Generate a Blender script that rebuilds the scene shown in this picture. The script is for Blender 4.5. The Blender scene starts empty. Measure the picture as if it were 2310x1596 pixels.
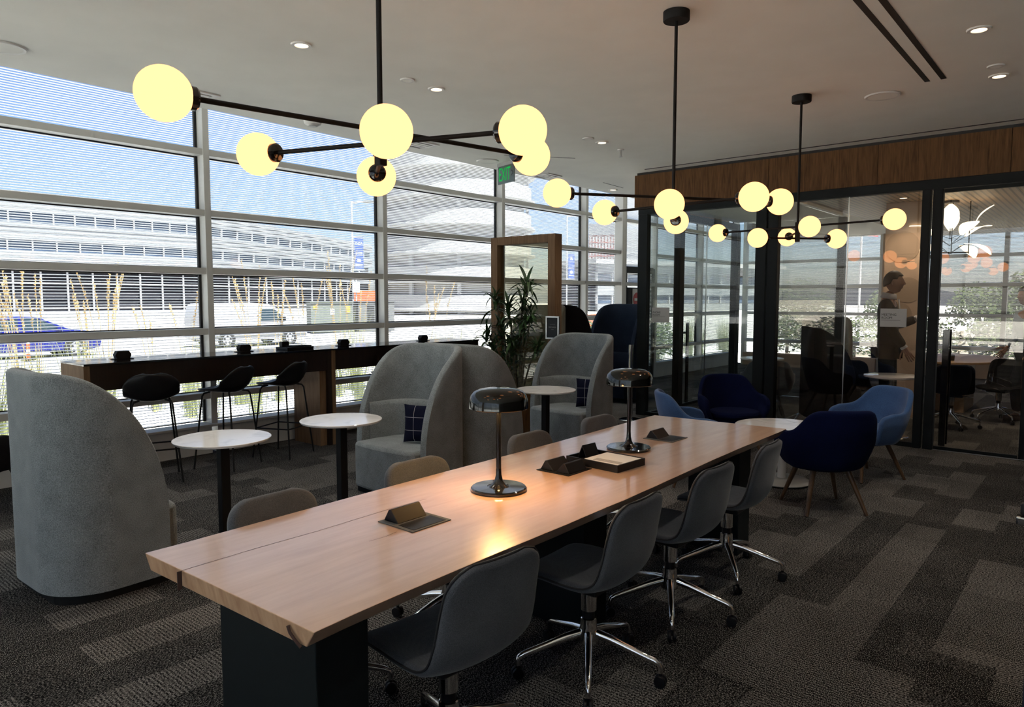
import bpy, bmesh, math, random
from mathutils import Vector, Matrix
random.seed(7)
PI = math.pi
R = math.radians
SC = bpy.context.scene
COL = SC.collection

# ------------------------------------------------------------------ camera
cam_d = bpy.data.cameras.new('camera')
cam_d.sensor_width = 36.0
cam_d.lens = 1600.0 / 2310.0 * 36.0
cam_d.clip_start = 0.05
cam_d.clip_end = 6000
cam = bpy.data.objects.new('camera', cam_d)
COL.objects.link(cam)
cam.location = (0, 0, 1.6)
_az, _pt = R(40.3), R(4.4)
_fw = Vector((math.cos(_az) * math.cos(_pt), math.sin(_az) * math.cos(_pt), -math.sin(_pt)))
cam.rotation_euler = _fw.to_track_quat('-Z', 'Y').to_euler()
SC.camera = cam

# ------------------------------------------------------------------ sky, sun, exposure
SUN_DIR = Vector((0.03, 0.36, -0.93)).normalized()
w = bpy.data.worlds.new('sky')
SC.world = w
w.use_nodes = True
nt = w.node_tree
nt.nodes.clear()
_o = nt.nodes.new('ShaderNodeOutputWorld')
_b = nt.nodes.new('ShaderNodeBackground')
_s = nt.nodes.new('ShaderNodeTexSky')
_s.sky_type = 'NISHITA'
_s.sun_disc = False
_s.sun_elevation = R(55)
_s.sun_rotation = R(200)
_s.altitude = 10
_s.air_density = 1.0
_s.dust_density = 1.2
_s.ozone_density = 1.0
_b.inputs['Strength'].default_value = 0.050
_h = nt.nodes.new('ShaderNodeHueSaturation')
_h.inputs['Saturation'].default_value = 1.15
_m = nt.nodes.new('ShaderNodeMix')
_m.data_type = 'RGBA'
_m.blend_type = 'MULTIPLY'
_m.inputs[0].default_value = 1.0
_m.inputs[7].default_value = (0.90, 0.92, 1.12, 1)
nt.links.new(_s.outputs[0], _h.inputs['Color'])
nt.links.new(_h.outputs[0], _m.inputs[6])
nt.links.new(_m.outputs[2], _b.inputs[0])
nt.links.new(_b.outputs[0], _o.inputs[0])
sun_d = bpy.data.lights.new('sun', 'SUN')
sun_d.energy = 9.0
sun_d.angle = R(0.6)
sun_d.color = (1.0, 0.97, 0.93)
sun = bpy.data.objects.new('sun', sun_d)
COL.objects.link(sun)
sun.location = (-20, -30, 60)
sun.rotation_euler = SUN_DIR.to_track_quat('-Z', 'Y').to_euler()
vs = SC.view_settings
vs.view_transform = 'Standard'
vs.look = 'None'
vs.gamma = 1.0
vs.use_curve_mapping = False
vs.exposure = 1.84
SC.cycles.max_bounces = 10
SC.cycles.diffuse_bounces = 4
SC.cycles.glossy_bounces = 4
SC.cycles.transmission_bounces = 6
SC.cycles.transparent_max_bounces = 24
SC.cycles.sample_clamp_indirect = 6.0
SC.cycles.use_denoising = True

# ------------------------------------------------------------------ materials
MATS = {}
def _new(name):
    m = bpy.data.materials.new(name)
    m.use_nodes = True
    n = m.node_tree
    b = n.nodes['Principled BSDF']
    MATS[name] = m
    return m, n, b
def _spec(b, v):
    b.inputs['Specular IOR Level'].default_value = v
def mat(name, col, rough=0.6, metal=0.0, spec=0.5, coat=0.0):
    if name in MATS: return MATS[name]
    m, n, b = _new(name)
    b.inputs['Base Color'].default_value = (*col, 1)
    b.inputs['Roughness'].default_value = rough
    b.inputs['Metallic'].default_value = metal
    _spec(b, spec)
    if coat:
        b.inputs['Coat Weight'].default_value = coat
        b.inputs['Coat Roughness'].default_value = 0.05
    return m
def noisy(name, c1, c2, scale=(8, 8, 8), rough=0.7, detail=4, bump=0.0, spec=0.3, dist=0.0, nscale=1.0, lo=0.35, hi=0.65, metal=0.0):
    """two-colour noise, object coordinates"""
    m, n, b = _new(name)
    N, L = n.nodes, n.links
    tc = N.new('ShaderNodeTexCoord'); mp = N.new('ShaderNodeMapping')
    mp.inputs['Scale'].default_value = scale
    no = N.new('ShaderNodeTexNoise')
    no.inputs['Scale'].default_value = nscale
    no.inputs['Detail'].default_value = detail
    no.inputs['Distortion'].default_value = dist
    cr = N.new('ShaderNodeValToRGB')
    cr.color_ramp.elements[0].position = lo; cr.color_ramp.elements[0].color = (*c1, 1)
    cr.color_ramp.elements[1].position = hi; cr.color_ramp.elements[1].color = (*c2, 1)
    L.new(tc.outputs['Object'], mp.inputs[0]); L.new(mp.outputs[0], no.inputs['Vector'])
    L.new(no.outputs['Fac'], cr.inputs[0]); L.new(cr.outputs[0], b.inputs['Base Color'])
    b.inputs['Roughness'].default_value = rough
    b.inputs['Metallic'].default_value = metal
    _spec(b, spec)
    if bump:
        bp = N.new('ShaderNodeBump'); bp.inputs['Strength'].default_value = bump
        bp.inputs['Distance'].default_value = 0.01
        L.new(no.outputs['Fac'], bp.inputs['Height']); L.new(bp.outputs[0], b.inputs['Normal'])
    return m
def emit(name, col, strength):
    m = bpy.data.materials.new(name); m.use_nodes = True
    n = m.node_tree; n.nodes.clear()
    o = n.nodes.new('ShaderNodeOutputMaterial'); e = n.nodes.new('ShaderNodeEmission')
    e.inputs[0].default_value = (*col, 1); e.inputs[1].default_value = strength
    n.links.new(e.outputs[0], o.inputs[0]); MATS[name] = m
    return m
def glass(name, tint=(0.96, 0.97, 0.97), ior=1.45, stripes=None, gloss=(1, 1, 1)):
    """thin pane: transparent tint + fresnel mirror; stripes = (period, cover) of a white printed line pattern"""
    m = bpy.data.materials.new(name); m.use_nodes = True
    n = m.node_tree; N, L = n.nodes, n.links; N.clear()
    o = N.new('ShaderNodeOutputMaterial')
    t = N.new('ShaderNodeBsdfTransparent'); t.inputs[0].default_value = (*tint, 1)
    g = N.new('ShaderNodeBsdfGlossy'); g.inputs['Roughness'].default_value = 0.0; g.inputs['Color'].default_value = (*gloss, 1)
    f = N.new('ShaderNodeFresnel')
    gb = N.new('ShaderNodeNewGeometry'); mi = N.new('ShaderNodeMix'); mi.data_type = 'FLOAT'   # a pane is not a solid block: same mirror on both faces
    mi.inputs[2].default_value = ior; mi.inputs[3].default_value = 1.0 / ior
    L.new(gb.outputs['Backfacing'], mi.inputs[0]); L.new(mi.outputs[0], f.inputs['IOR'])
    mx = N.new('ShaderNodeMixShader')
    L.new(f.outputs[0], mx.inputs[0]); L.new(t.outputs[0], mx.inputs[1]); L.new(g.outputs[0], mx.inputs[2])
    out = mx
    if stripes:
        per, cov = stripes
        ge = N.new('ShaderNodeNewGeometry'); sx = N.new('ShaderNodeSeparateXYZ')
        L.new(ge.outputs['Position'], sx.inputs[0])
        d = N.new('ShaderNodeMath'); d.operation = 'DIVIDE'; d.inputs[1].default_value = per
        fr = N.new('ShaderNodeMath'); fr.operation = 'FRACT'
        lt = N.new('ShaderNodeMath'); lt.operation = 'LESS_THAN'; lt.inputs[1].default_value = cov
        L.new(sx.outputs['Z'], d.inputs[0]); L.new(d.outputs[0], fr.inputs[0]); L.new(fr.outputs[0], lt.inputs[0])
        tr = N.new('ShaderNodeBsdfTranslucent'); tr.inputs[0].default_value = (0.80, 0.82, 0.83, 1)
        df = N.new('ShaderNodeBsdfDiffuse'); df.inputs[0].default_value = (0.8, 0.8, 0.8, 1)
        m1 = N.new('ShaderNodeMixShader'); m1.inputs[0].default_value = 0.25
        L.new(tr.outputs[0], m1.inputs[1]); L.new(df.outputs[0], m1.inputs[2])
        m2 = N.new('ShaderNodeMixShader')
        L.new(lt.outputs[0], m2.inputs[0]); L.new(mx.outputs[0], m2.inputs[1]); L.new(m1.outputs[0], m2.inputs[2])
        out = m2
    L.new(out.outputs[0], o.inputs[0]); MATS[name] = m
    return m
def wood(name, c1, c2, axis='X', stretch=14.0, scale=3.0, rough=0.45, spec=0.4, coat=0.0, dark=None):
    m, n, b = _new(name)
    N, L = n.nodes, n.links
    tc = N.new('ShaderNodeTexCoord'); mp = N.new('ShaderNodeMapping')
    s = [stretch, stretch, stretch]; s['XYZ'.index(axis)] = 1.0
    mp.inputs['Scale'].default_value = s
    n1 = N.new('ShaderNodeTexNoise'); n1.inputs['Scale'].default_value = scale; n1.inputs['Detail'].default_value = 6; n1.inputs['Distortion'].default_value = 1.4
    n2 = N.new('ShaderNodeTexNoise'); n2.inputs['Scale'].default_value = scale * 5; n2.inputs['Detail'].default_value = 3
    mx = N.new('ShaderNodeMix'); mx.data_type = 'FLOAT'; mx.inputs[0].default_value = 0.35
    cr = N.new('ShaderNodeValToRGB')
    cr.color_ramp.elements[0].position = 0.32; cr.color_ramp.elements[0].color = (*c1, 1)
    cr.color_ramp.elements[1].position = 0.68; cr.color_ramp.elements[1].color = (*c2, 1)
    L.new(tc.outputs['Object'], mp.inputs[0]); L.new(mp.outputs[0], n1.inputs['Vector']); L.new(mp.outputs[0], n2.inputs['Vector'])
    L.new(n1.outputs['Fac'], mx.inputs[2]); L.new(n2.outputs['Fac'], mx.inputs[3])
    L.new(mx.outputs[0], cr.inputs[0]); L.new(cr.outputs[0], b.inputs['Base Color'])
    b.inputs['Roughness'].default_value = rough; _spec(b, spec)
    if coat:
        b.inputs['Coat Weight'].default_value = coat; b.inputs['Coat Roughness'].default_value = 0.12
    return m
def fabric(name, c1, c2, scale=260.0, rough=0.95, sheen=0.2):
    m, n, b = _new(name)
    N, L = n.nodes, n.links
    tc = N.new('ShaderNodeTexCoord')
    no = N.new('ShaderNodeTexNoise'); no.inputs['Scale'].default_value = scale; no.inputs['Detail'].default_value = 3
    n2 = N.new('ShaderNodeTexNoise'); n2.inputs['Scale'].default_value = 9; n2.inputs['Detail'].default_value = 2
    wv = N.new('ShaderNodeTexWave'); wv.inputs['Scale'].default_value = scale * 0.33; wv.inputs['Distortion'].default_value = 3.0
    wv.bands_direction = 'Z'
    a = N.new('ShaderNodeMix'); a.data_type = 'FLOAT'; a.inputs[0].default_value = 0.06
    a2 = N.new('ShaderNodeMix'); a2.data_type = 'FLOAT'; a2.inputs[0].default_value = 0.2
    cr = N.new('ShaderNodeValToRGB')
    cr.color_ramp.elements[0].position = 0.33; cr.color_ramp.elements[0].color = (*c1, 1)
    cr.color_ramp.elements[1].position = 0.66; cr.color_ramp.elements[1].color = (*c2, 1)
    for x in (no, n2, wv): L.new(tc.outputs['Object'], x.inputs['Vector'])
    L.new(no.outputs['Fac'], a.inputs[2]); L.new(wv.outputs['Fac'], a.inputs[3])
    L.new(a.outputs[0], a2.inputs[2]); L.new(n2.outputs['Fac'], a2.inputs[3])
    L.new(a2.outputs[0], cr.inputs[0]); L.new(cr.outputs[0], b.inputs['Base Color'])
    b.inputs['Roughness'].default_value = rough; _spec(b, 0.12)
    b.inputs['Sheen Weight'].default_value = sheen
    bp = N.new('ShaderNodeBump'); bp.inputs['Strength'].default_value = 0.25; bp.inputs['Distance'].default_value = 0.002
    L.new(a.outputs[0], bp.inputs['Height']); L.new(bp.outputs[0], b.inputs['Normal'])
    return m
def carpet_mat():
    m, n, b = _new('carpet')
    N, L = n.nodes, n.links
    tc = N.new('ShaderNodeTexCoord')
    def br(off, w_, h_, rot):
        mp = N.new('ShaderNodeMapping'); mp.inputs['Rotation'].default_value = (0, 0, rot); mp.inputs['Location'].default_value = (off, off * 0.7, 0)
        t = N.new('ShaderNodeTexBrick'); t.offset = 0.37; t.squash = 1.0
        t.inputs['Color1'].default_value = (0, 0, 0, 1); t.inputs['Color2'].default_value = (1, 1, 1, 1); t.inputs['Mortar'].default_value = (0.4, 0.4, 0.4, 1)
        t.inputs['Scale'].default_value = 1.0; t.inputs['Mortar Size'].default_value = 0.0
        t.inputs['Brick Width'].default_value = w_; t.inputs['Row Height'].default_value = h_
        L.new(tc.outputs['Object'], mp.inputs[0]); L.new(mp.outputs[0], t.inputs['Vector'])
        s = N.new('ShaderNodeSeparateColor'); L.new(t.outputs['Color'], s.inputs[0])
        return s.outputs[0]
    b1 = br(0.0, 0.50, 0.25, PI / 2); b2 = br(3.1, 0.25, 0.125, 0.0); b3 = br(1.7, 0.5, 0.25, 0.0)
    def mt(op, a, c=None):
        x = N.new('ShaderNodeMath'); x.operation = op
        for i, v in enumerate((a, c)):
            if v is None: continue
            if isinstance(v, (int, float)): x.inputs[i].default_value = v
            else: L.new(v, x.inputs[i])
        return x.outputs[0]
    patch = mt('ADD', mt('MULTIPLY', b1, 0.45), mt('ADD', mt('MULTIPLY', b2, 0.3), mt('MULTIPLY', b3, 0.25)))
    big = N.new('ShaderNodeTexNoise'); big.inputs['Scale'].default_value = 2.2; big.inputs['Detail'].default_value = 3
    L.new(tc.outputs['Object'], big.inputs['Vector'])
    patch = mt('ADD', mt('MULTIPLY', patch, 0.75), mt('MULTIPLY', big.outputs['Fac'], 0.3))
    # woven dashes, in two directions that switch with the patch
    def dash(sc):
        mp = N.new('ShaderNodeMapping'); mp.inputs['Scale'].default_value = sc
        t = N.new('ShaderNodeTexNoise'); t.inputs['Scale'].default_value = 1.0; t.inputs['Detail'].default_value = 2.0
        L.new(tc.outputs['Object'], mp.inputs[0]); L.new(mp.outputs[0], t.inputs['Vector'])
        return t.outputs['Fac']
    d1, d2 = dash((120, 300, 1)), dash((300, 120, 1))
    wv = N.new('ShaderNodeTexWave'); wv.inputs['Scale'].default_value = 17; wv.inputs['Distortion'].default_value = 1.5; wv.bands_direction = 'X'
    L.new(tc.outputs['Object'], wv.inputs['Vector'])
    sel = mt('GREATER_THAN', b1, 0.5)
    mxd = N.new('ShaderNodeMix'); mxd.data_type = 'FLOAT'
    L.new(sel, mxd.inputs[0]); L.new(d1, mxd.inputs[2]); L.new(d2, mxd.inputs[3])
    rib = mt('MULTIPLY', mt('MULTIPLY', wv.outputs['Fac'], mt('GREATER_THAN', b3, 0.55)), 0.10)
    v = mt('ADD', mt('ADD', mt('MULTIPLY', mxd.outputs[0], 1.25), mt('MULTIPLY', patch, 0.085)), rib)
    cr = N.new('ShaderNodeValToRGB')
    e = cr.color_ramp.elements
    e[0].position = 0.625; e[0].color = (0.003, 0.003, 0.0035, 1)
    e[1].position = 0.83; e[1].color = (0.26, 0.25, 0.235, 1)
    x = e.new(0.705); x.color = (0.008, 0.0080, 0.0085, 1)
    L.new(v, cr.inputs[0]); L.new(cr.outputs[0], b.inputs['Base Color'])
    b.inputs['Roughness'].default_value = 1.0; _spec(b, 0.05)
    bp = N.new('ShaderNodeBump'); bp.inputs['Strength'].default_value = 0.5; bp.inputs['Distance'].default_value = 0.004
    L.new(mxd.outputs[0], bp.inputs['Height']); L.new(bp.outputs[0], b.inputs['Normal'])
    return m

M = dict(
    carpet=carpet_mat(),
    ceiling=noisy('ceiling_paint', (0.86, 0.85, 0.79), (0.89, 0.88, 0.82), (3, 3, 3), rough=0.95, spec=0.1),
    white_wall=noisy('wall_paint', (0.55, 0.53, 0.49), (0.60, 0.58, 0.54), (4, 4, 4), rough=0.9, spec=0.2),
    dark_wall=mat('dark_wall_paint', (0.16, 0.14, 0.12), 0.9, spec=0.2),
    sill=mat('sill_paint', (0.60, 0.60, 0.57), 0.5),
    mullion=mat('grey_anodised_frame', (0.62, 0.62, 0.59), 0.42, 0.0, 0.5),
    gasket=mat('black_gasket', (0.01, 0.01, 0.01), 0.6),
    pane_hi=glass('window_glass_dense_lines', (0.93, 0.96, 0.97), 1.35, (0.0212, 0.46)),
    pane_lo=glass('window_glass_open_lines', (0.95, 0.97, 0.97), 1.35, (0.0275, 0.30)),
    part_glass=glass('partition_glass', (0.93, 0.915, 0.90), 1.68, None, (1.0, 0.94, 0.88)),
    phone_glass=glass('clear_partition_glass', (0.86, 0.88, 0.87), 1.5),
    screen_glass=glass('smoky_screen_glass', (0.86, 0.85, 0.76), 1.4),
    black_frame=mat('black_metal_frame', (0.005, 0.008, 0.009), 0.55, 0.0, 0.22),
    black_gloss=mat('black_gloss_paint', (0.006, 0.006, 0.006), 0.10, 0.0, 0.5, 0.3),
    black_matte=mat('black_matte', (0.005, 0.005, 0.005), 0.6, 0.0, 0.25),
    black_plastic=mat('black_plastic', (0.005, 0.005, 0.006), 0.42, 0.0, 0.3),
    lamp_metal=mat('dark_chrome', (0.05, 0.052, 0.052), 0.09, 1.0),
    chrome=mat('chrome', (0.78, 0.78, 0.78), 0.08, 1.0),
    brushed=mat('brushed_steel', (0.62, 0.62, 0.61), 0.28, 1.0),
    walnut=wood('walnut_veneer', (0.062, 0.026, 0.008), (0.185, 0.088, 0.030), 'Z', 12, 1.6, 0.55, 0.2),
    walnut_lit=wood('lit_walnut', (0.12, 0.068, 0.035), (0.22, 0.135, 0.075), 'Z', 14, 1.8, 0.7, 0.15),  # walnut lightened for counter faces turned to the light; also the screen frame
    walnut_shaded=wood('shaded_walnut', (0.007, 0.004, 0.003), (0.020, 0.011, 0.007), 'Z', 12, 1.8, 0.4, 0.4),  # same walnut darkened for counter faces that lie in shade
    leg_wood=wood('leg_wood', (0.05, 0.026, 0.012), (0.12, 0.066, 0.030), 'Z', 10, 3, 0.35, 0.5),
    maple=wood('maple_top', (0.56, 0.355, 0.235), (0.70, 0.475, 0.335), 'X', 7, 1.3, 0.32, 0.6, 1.0),
    maple_end=wood('maple_end_grain', (0.40, 0.22, 0.12), (0.62, 0.40, 0.24), 'Z', 5, 2.2, 0.5, 0.4),
    crack=mat('wood_crack', (0.05, 0.025, 0.02), 0.9),
    marble=noisy('white_marble', (0.68, 0.68, 0.68), (0.86, 0.86, 0.85), (3, 3, 3), rough=0.10, dist=2.5, lo=0.30, hi=0.45, spec=0.55),
    pod=fabric('grey_felt', (0.082, 0.096, 0.102), (0.285, 0.322, 0.338), 240),
    chair_fab=fabric('charcoal_weave', (0.032, 0.037, 0.045), (0.095, 0.106, 0.125), 420),
    chair_warm=fabric('warm_grey_weave', (0.042, 0.048, 0.056), (0.112, 0.124, 0.14), 420),
    piping=mat('dark_piping', (0.015, 0.016, 0.018), 0.8),
    navy=fabric('navy_felt', (0.001, 0.003, 0.018), (0.003, 0.008, 0.046), 300, 0.95, 0.0),
    blue=fabric('blue_felt', (0.025, 0.065, 0.17), (0.065, 0.14, 0.31), 300),
    deep_navy=fabric('deep_navy_felt', (0.006, 0.010, 0.020), (0.016, 0.026, 0.048), 300, 0.95, 0.0),
    tan_fab=fabric('tan_felt', (0.14, 0.125, 0.085), (0.21, 0.19, 0.135), 300),
    black_fab=fabric('black_felt', (0.006, 0.006, 0.007), (0.018, 0.018, 0.020), 300, 0.95, 0.0),
    cream_fab=fabric('cream_felt', (0.30, 0.26, 0.20), (0.42, 0.37, 0.30), 300),
    globe=emit('opal_globe', (1.0, 0.375, 0.135), 0.98),
    downlight=emit('downlight_glow', (1.0, 0.70, 0.42), 1.6),
    bulb=emit('warm_bulb', (1.0, 0.62, 0.22), 6.0),
    petal=emit('petal_glow', (1.0, 0.80, 0.50), 1.0),
    exit_green=emit('exit_green', (0.01, 0.35, 0.06), 0.35),
    exit_plate=mat('exit_plate', (0.10, 0.13, 0.11), 0.25),
    white_plastic=mat('white_plastic', (0.74, 0.73, 0.69), 0.5),
    grey_plastic=mat('grey_plastic', (0.42, 0.42, 0.40), 0.5),
    paper=mat('paper', (0.85, 0.85, 0.83), 0.7),
    print_black=mat('print_black', (0.02, 0.02, 0.02), 0.8),
    print_grey=mat('print_grey', (0.35, 0.34, 0.33), 0.8),
    sign_plate=mat('sign_plate', (0.52, 0.52, 0.50), 0.6),
    red=mat('sign_red', (0.45, 0.01, 0.015), 0.5),
    skin=mat('skin', (0.30, 0.165, 0.11), 0.5),
    suit=mat('suit_cloth', (0.008, 0.009, 0.011), 0.9, spec=0.2),
    shirt=mat('white_shirt', (0.55, 0.56, 0.58), 0.85, spec=0.2),
    blue_shirt=mat('pale_blue_shirt', (0.30, 0.38, 0.46), 0.85, spec=0.2),
    hair=mat('dark_hair', (0.012, 0.010, 0.009), 0.6),
    trousers=mat('dark_trousers', (0.012, 0.014, 0.017), 0.9, spec=0.2),
    shoe=mat('brown_shoe', (0.06, 0.025, 0.015), 0.4),
    tan_wall=noisy('tan_wall_paint', (0.46, 0.34, 0.25), (0.50, 0.37, 0.275), (2, 2, 2), rough=0.9, spec=0.2),
    tan_disc=mat('tan_wall_disc', (0.36, 0.265, 0.19), 0.9, spec=0.2),
    wood_light=wood('oak_table', (0.30, 0.19, 0.10), (0.42, 0.28, 0.16), 'X', 8, 2, 0.4, 0.4),
    leaf=noisy('leaf', (0.010, 0.030, 0.008), (0.035, 0.085, 0.022), (9, 9, 9), rough=0.45, spec=0.4),
    bark=noisy('bark', (0.05, 0.045, 0.03), (0.13, 0.12, 0.08), (20, 20, 40), rough=0.9),
    soil=noisy('soil', (0.015, 0.011, 0.008), (0.05, 0.035, 0.025), (30, 30, 30), rough=1.0),
    # outdoors
    asphalt=noisy('road_concrete', (0.27, 0.26, 0.24), (0.34, 0.325, 0.305), (0.5, 0.5, 0.5), rough=0.95, spec=0.1),
    verge=noisy('dry_verge', (0.62, 0.61, 0.55), (0.74, 0.73, 0.68), (2, 2, 2), rough=1.0, spec=0.05),
    grass_green=noisy('grass_green', (0.11, 0.13, 0.05), (0.24, 0.25, 0.12), (3, 3, 3), rough=0.9, spec=0.1),
    grass_dry=noisy('grass_dry', (0.24, 0.16, 0.07), (0.38, 0.28, 0.14), (5, 5, 5), rough=0.9, spec=0.1),
    clad=noisy('white_cladding', (0.17, 0.18, 0.19), (0.225, 0.235, 0.24), (0.3, 0.3, 3), rough=0.7, spec=0.3),
    clad_white=mat('white_concrete', (0.30, 0.297, 0.288), 0.85, spec=0.2),
    clad_shade=mat('shaded_concrete', (0.24, 0.23, 0.21), 0.9, spec=0.1),  # white concrete darkened to give the shade behind the balcony rings
    steel_white=mat('white_steel', (0.40, 0.40, 0.40), 0.5),
    far_glass=noisy('far_window_glass', (0.02, 0.035, 0.065), (0.05, 0.08, 0.13), (0.4, 0.4, 1.5), rough=0.15, spec=0.6),
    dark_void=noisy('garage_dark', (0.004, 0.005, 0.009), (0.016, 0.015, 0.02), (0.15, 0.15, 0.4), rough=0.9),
    car_blue=mat('car_blue', (0.006, 0.010, 0.13), 0.2, 0.0, 0.6, 1.0),
    car_white=mat('car_white', (0.32, 0.32, 0.33), 0.25, 0.0, 0.5, 0.6),
    car_glass=mat('car_glass', (0.015, 0.025, 0.028), 0.05, 0.0, 0.9),
    tyre=mat('tyre', (0.012, 0.012, 0.013), 0.9),
    rim=mat('wheel_rim', (0.55, 0.55, 0.56), 0.3, 0.8),
    tail=mat('tail_lamp', (0.5, 0.02, 0.02), 0.3),
    banner=mat('banner_blue', (0.012, 0.05, 0.24), 0.7),
    util=mat('utility_green_grey', (0.10, 0.115, 0.095), 0.7),
    util_dark=mat('utility_grey', (0.09, 0.093, 0.09), 0.7),
    yellow=mat('label_yellow', (0.40, 0.28, 0.02), 0.6),
    orange=mat('safety_orange', (0.50, 0.07, 0.012), 0.6),
    brick_red=mat('red_facade', (0.22, 0.06, 0.045), 0.8),
    grey_facade=mat('grey_facade', (0.13, 0.135, 0.145), 0.8),
    hill=noisy('far_hill', (0.10, 0.11, 0.125), (0.13, 0.135, 0.145), (0.01, 0.01, 0.03), rough=1.0, spec=0.0),
    bush=noisy('hedge_leaf', (0.018, 0.032, 0.010), (0.06, 0.08, 0.026), (4, 4, 4), rough=0.8, spec=0.1),
    field=noisy('airfield', (0.14, 0.12, 0.09), (0.20, 0.18, 0.14), (0.05, 0.05, 0.05), rough=1.0, spec=0.0),
    door_tan=wood('tan_door', (0.40, 0.24, 0.12), (0.50, 0.32, 0.17), 'Z', 10, 2, 0.4, 0.4),
    navy_edge=mat('navy_edge', (0.008, 0.012, 0.03), 0.5),
)
def plaid():
    m, n, b = _new('navy_plaid')
    N, L = n.nodes, n.links
    tc = N.new('ShaderNodeTexCoord'); sp = N.new('ShaderNodeSeparateXYZ'); L.new(tc.outputs['Object'], sp.inputs[0])
    fs = []
    for ax in ('X', 'Z'):
        a = N.new('ShaderNodeMath'); a.operation = 'MULTIPLY_ADD'; a.inputs[1].default_value = 9.5; a.inputs[2].default_value = 0.53
        f = N.new('ShaderNodeMath'); f.operation = 'FRACT'
        l = N.new('ShaderNodeMath'); l.operation = 'LESS_THAN'; l.inputs[1].default_value = 0.028
        L.new(sp.outputs[ax], a.inputs[0]); L.new(a.outputs[0], f.inputs[0]); L.new(f.outputs[0], l.inputs[0]); fs.append(l)
    mx = N.new('ShaderNodeMath'); mx.operation = 'MAXIMUM'
    L.new(fs[0].outputs[0], mx.inputs[0]); L.new(fs[1].outputs[0], mx.inputs[1])
    c = N.new('ShaderNodeMix'); c.data_type = 'RGBA'
    c.inputs[6].default_value = (0.006, 0.008, 0.022, 1); c.inputs[7].default_value = (0.40, 0.40, 0.42, 1)
    L.new(mx.outputs[0], c.inputs[0]); L.new(c.outputs[2], b.inputs['Base Color'])
    b.inputs['Roughness'].default_value = 0.95; _spec(b, 0.1)
    return m
M['plaid'] = plaid()
def slat_ceiling():
    m, n, b = _new('slatted_ceiling')
    N, L = n.nodes, n.links
    tc = N.new('ShaderNodeTexCoord'); sp = N.new('ShaderNodeSeparateXYZ'); L.new(tc.outputs['Object'], sp.inputs[0])
    a = N.new('ShaderNodeMath'); a.operation = 'MULTIPLY'; a.inputs[1].default_value = 14
    f = N.new('ShaderNodeMath'); f.operation = 'FRACT'
    l = N.new('ShaderNodeMath'); l.operation = 'LESS_THAN'; l.inputs[1].default_value = 0.35
    L.new(sp.outputs['Y'], a.inputs[0]); L.new(a.outputs[0], f.inputs[0]); L.new(f.outputs[0], l.inputs[0])
    c = N.new('ShaderNodeMix'); c.data_type = 'RGBA'
    c.inputs[6].default_value = (0.30, 0.20, 0.11, 1); c.inputs[7].default_value = (0.06, 0.04, 0.025, 1)
    L.new(l.outputs[0], c.inputs[0]); L.new(c.outputs[2], b.inputs['Base Color'])
    b.inputs['Roughness'].default_value = 0.45
    return m
M['slats'] = slat_ceiling()

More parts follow.
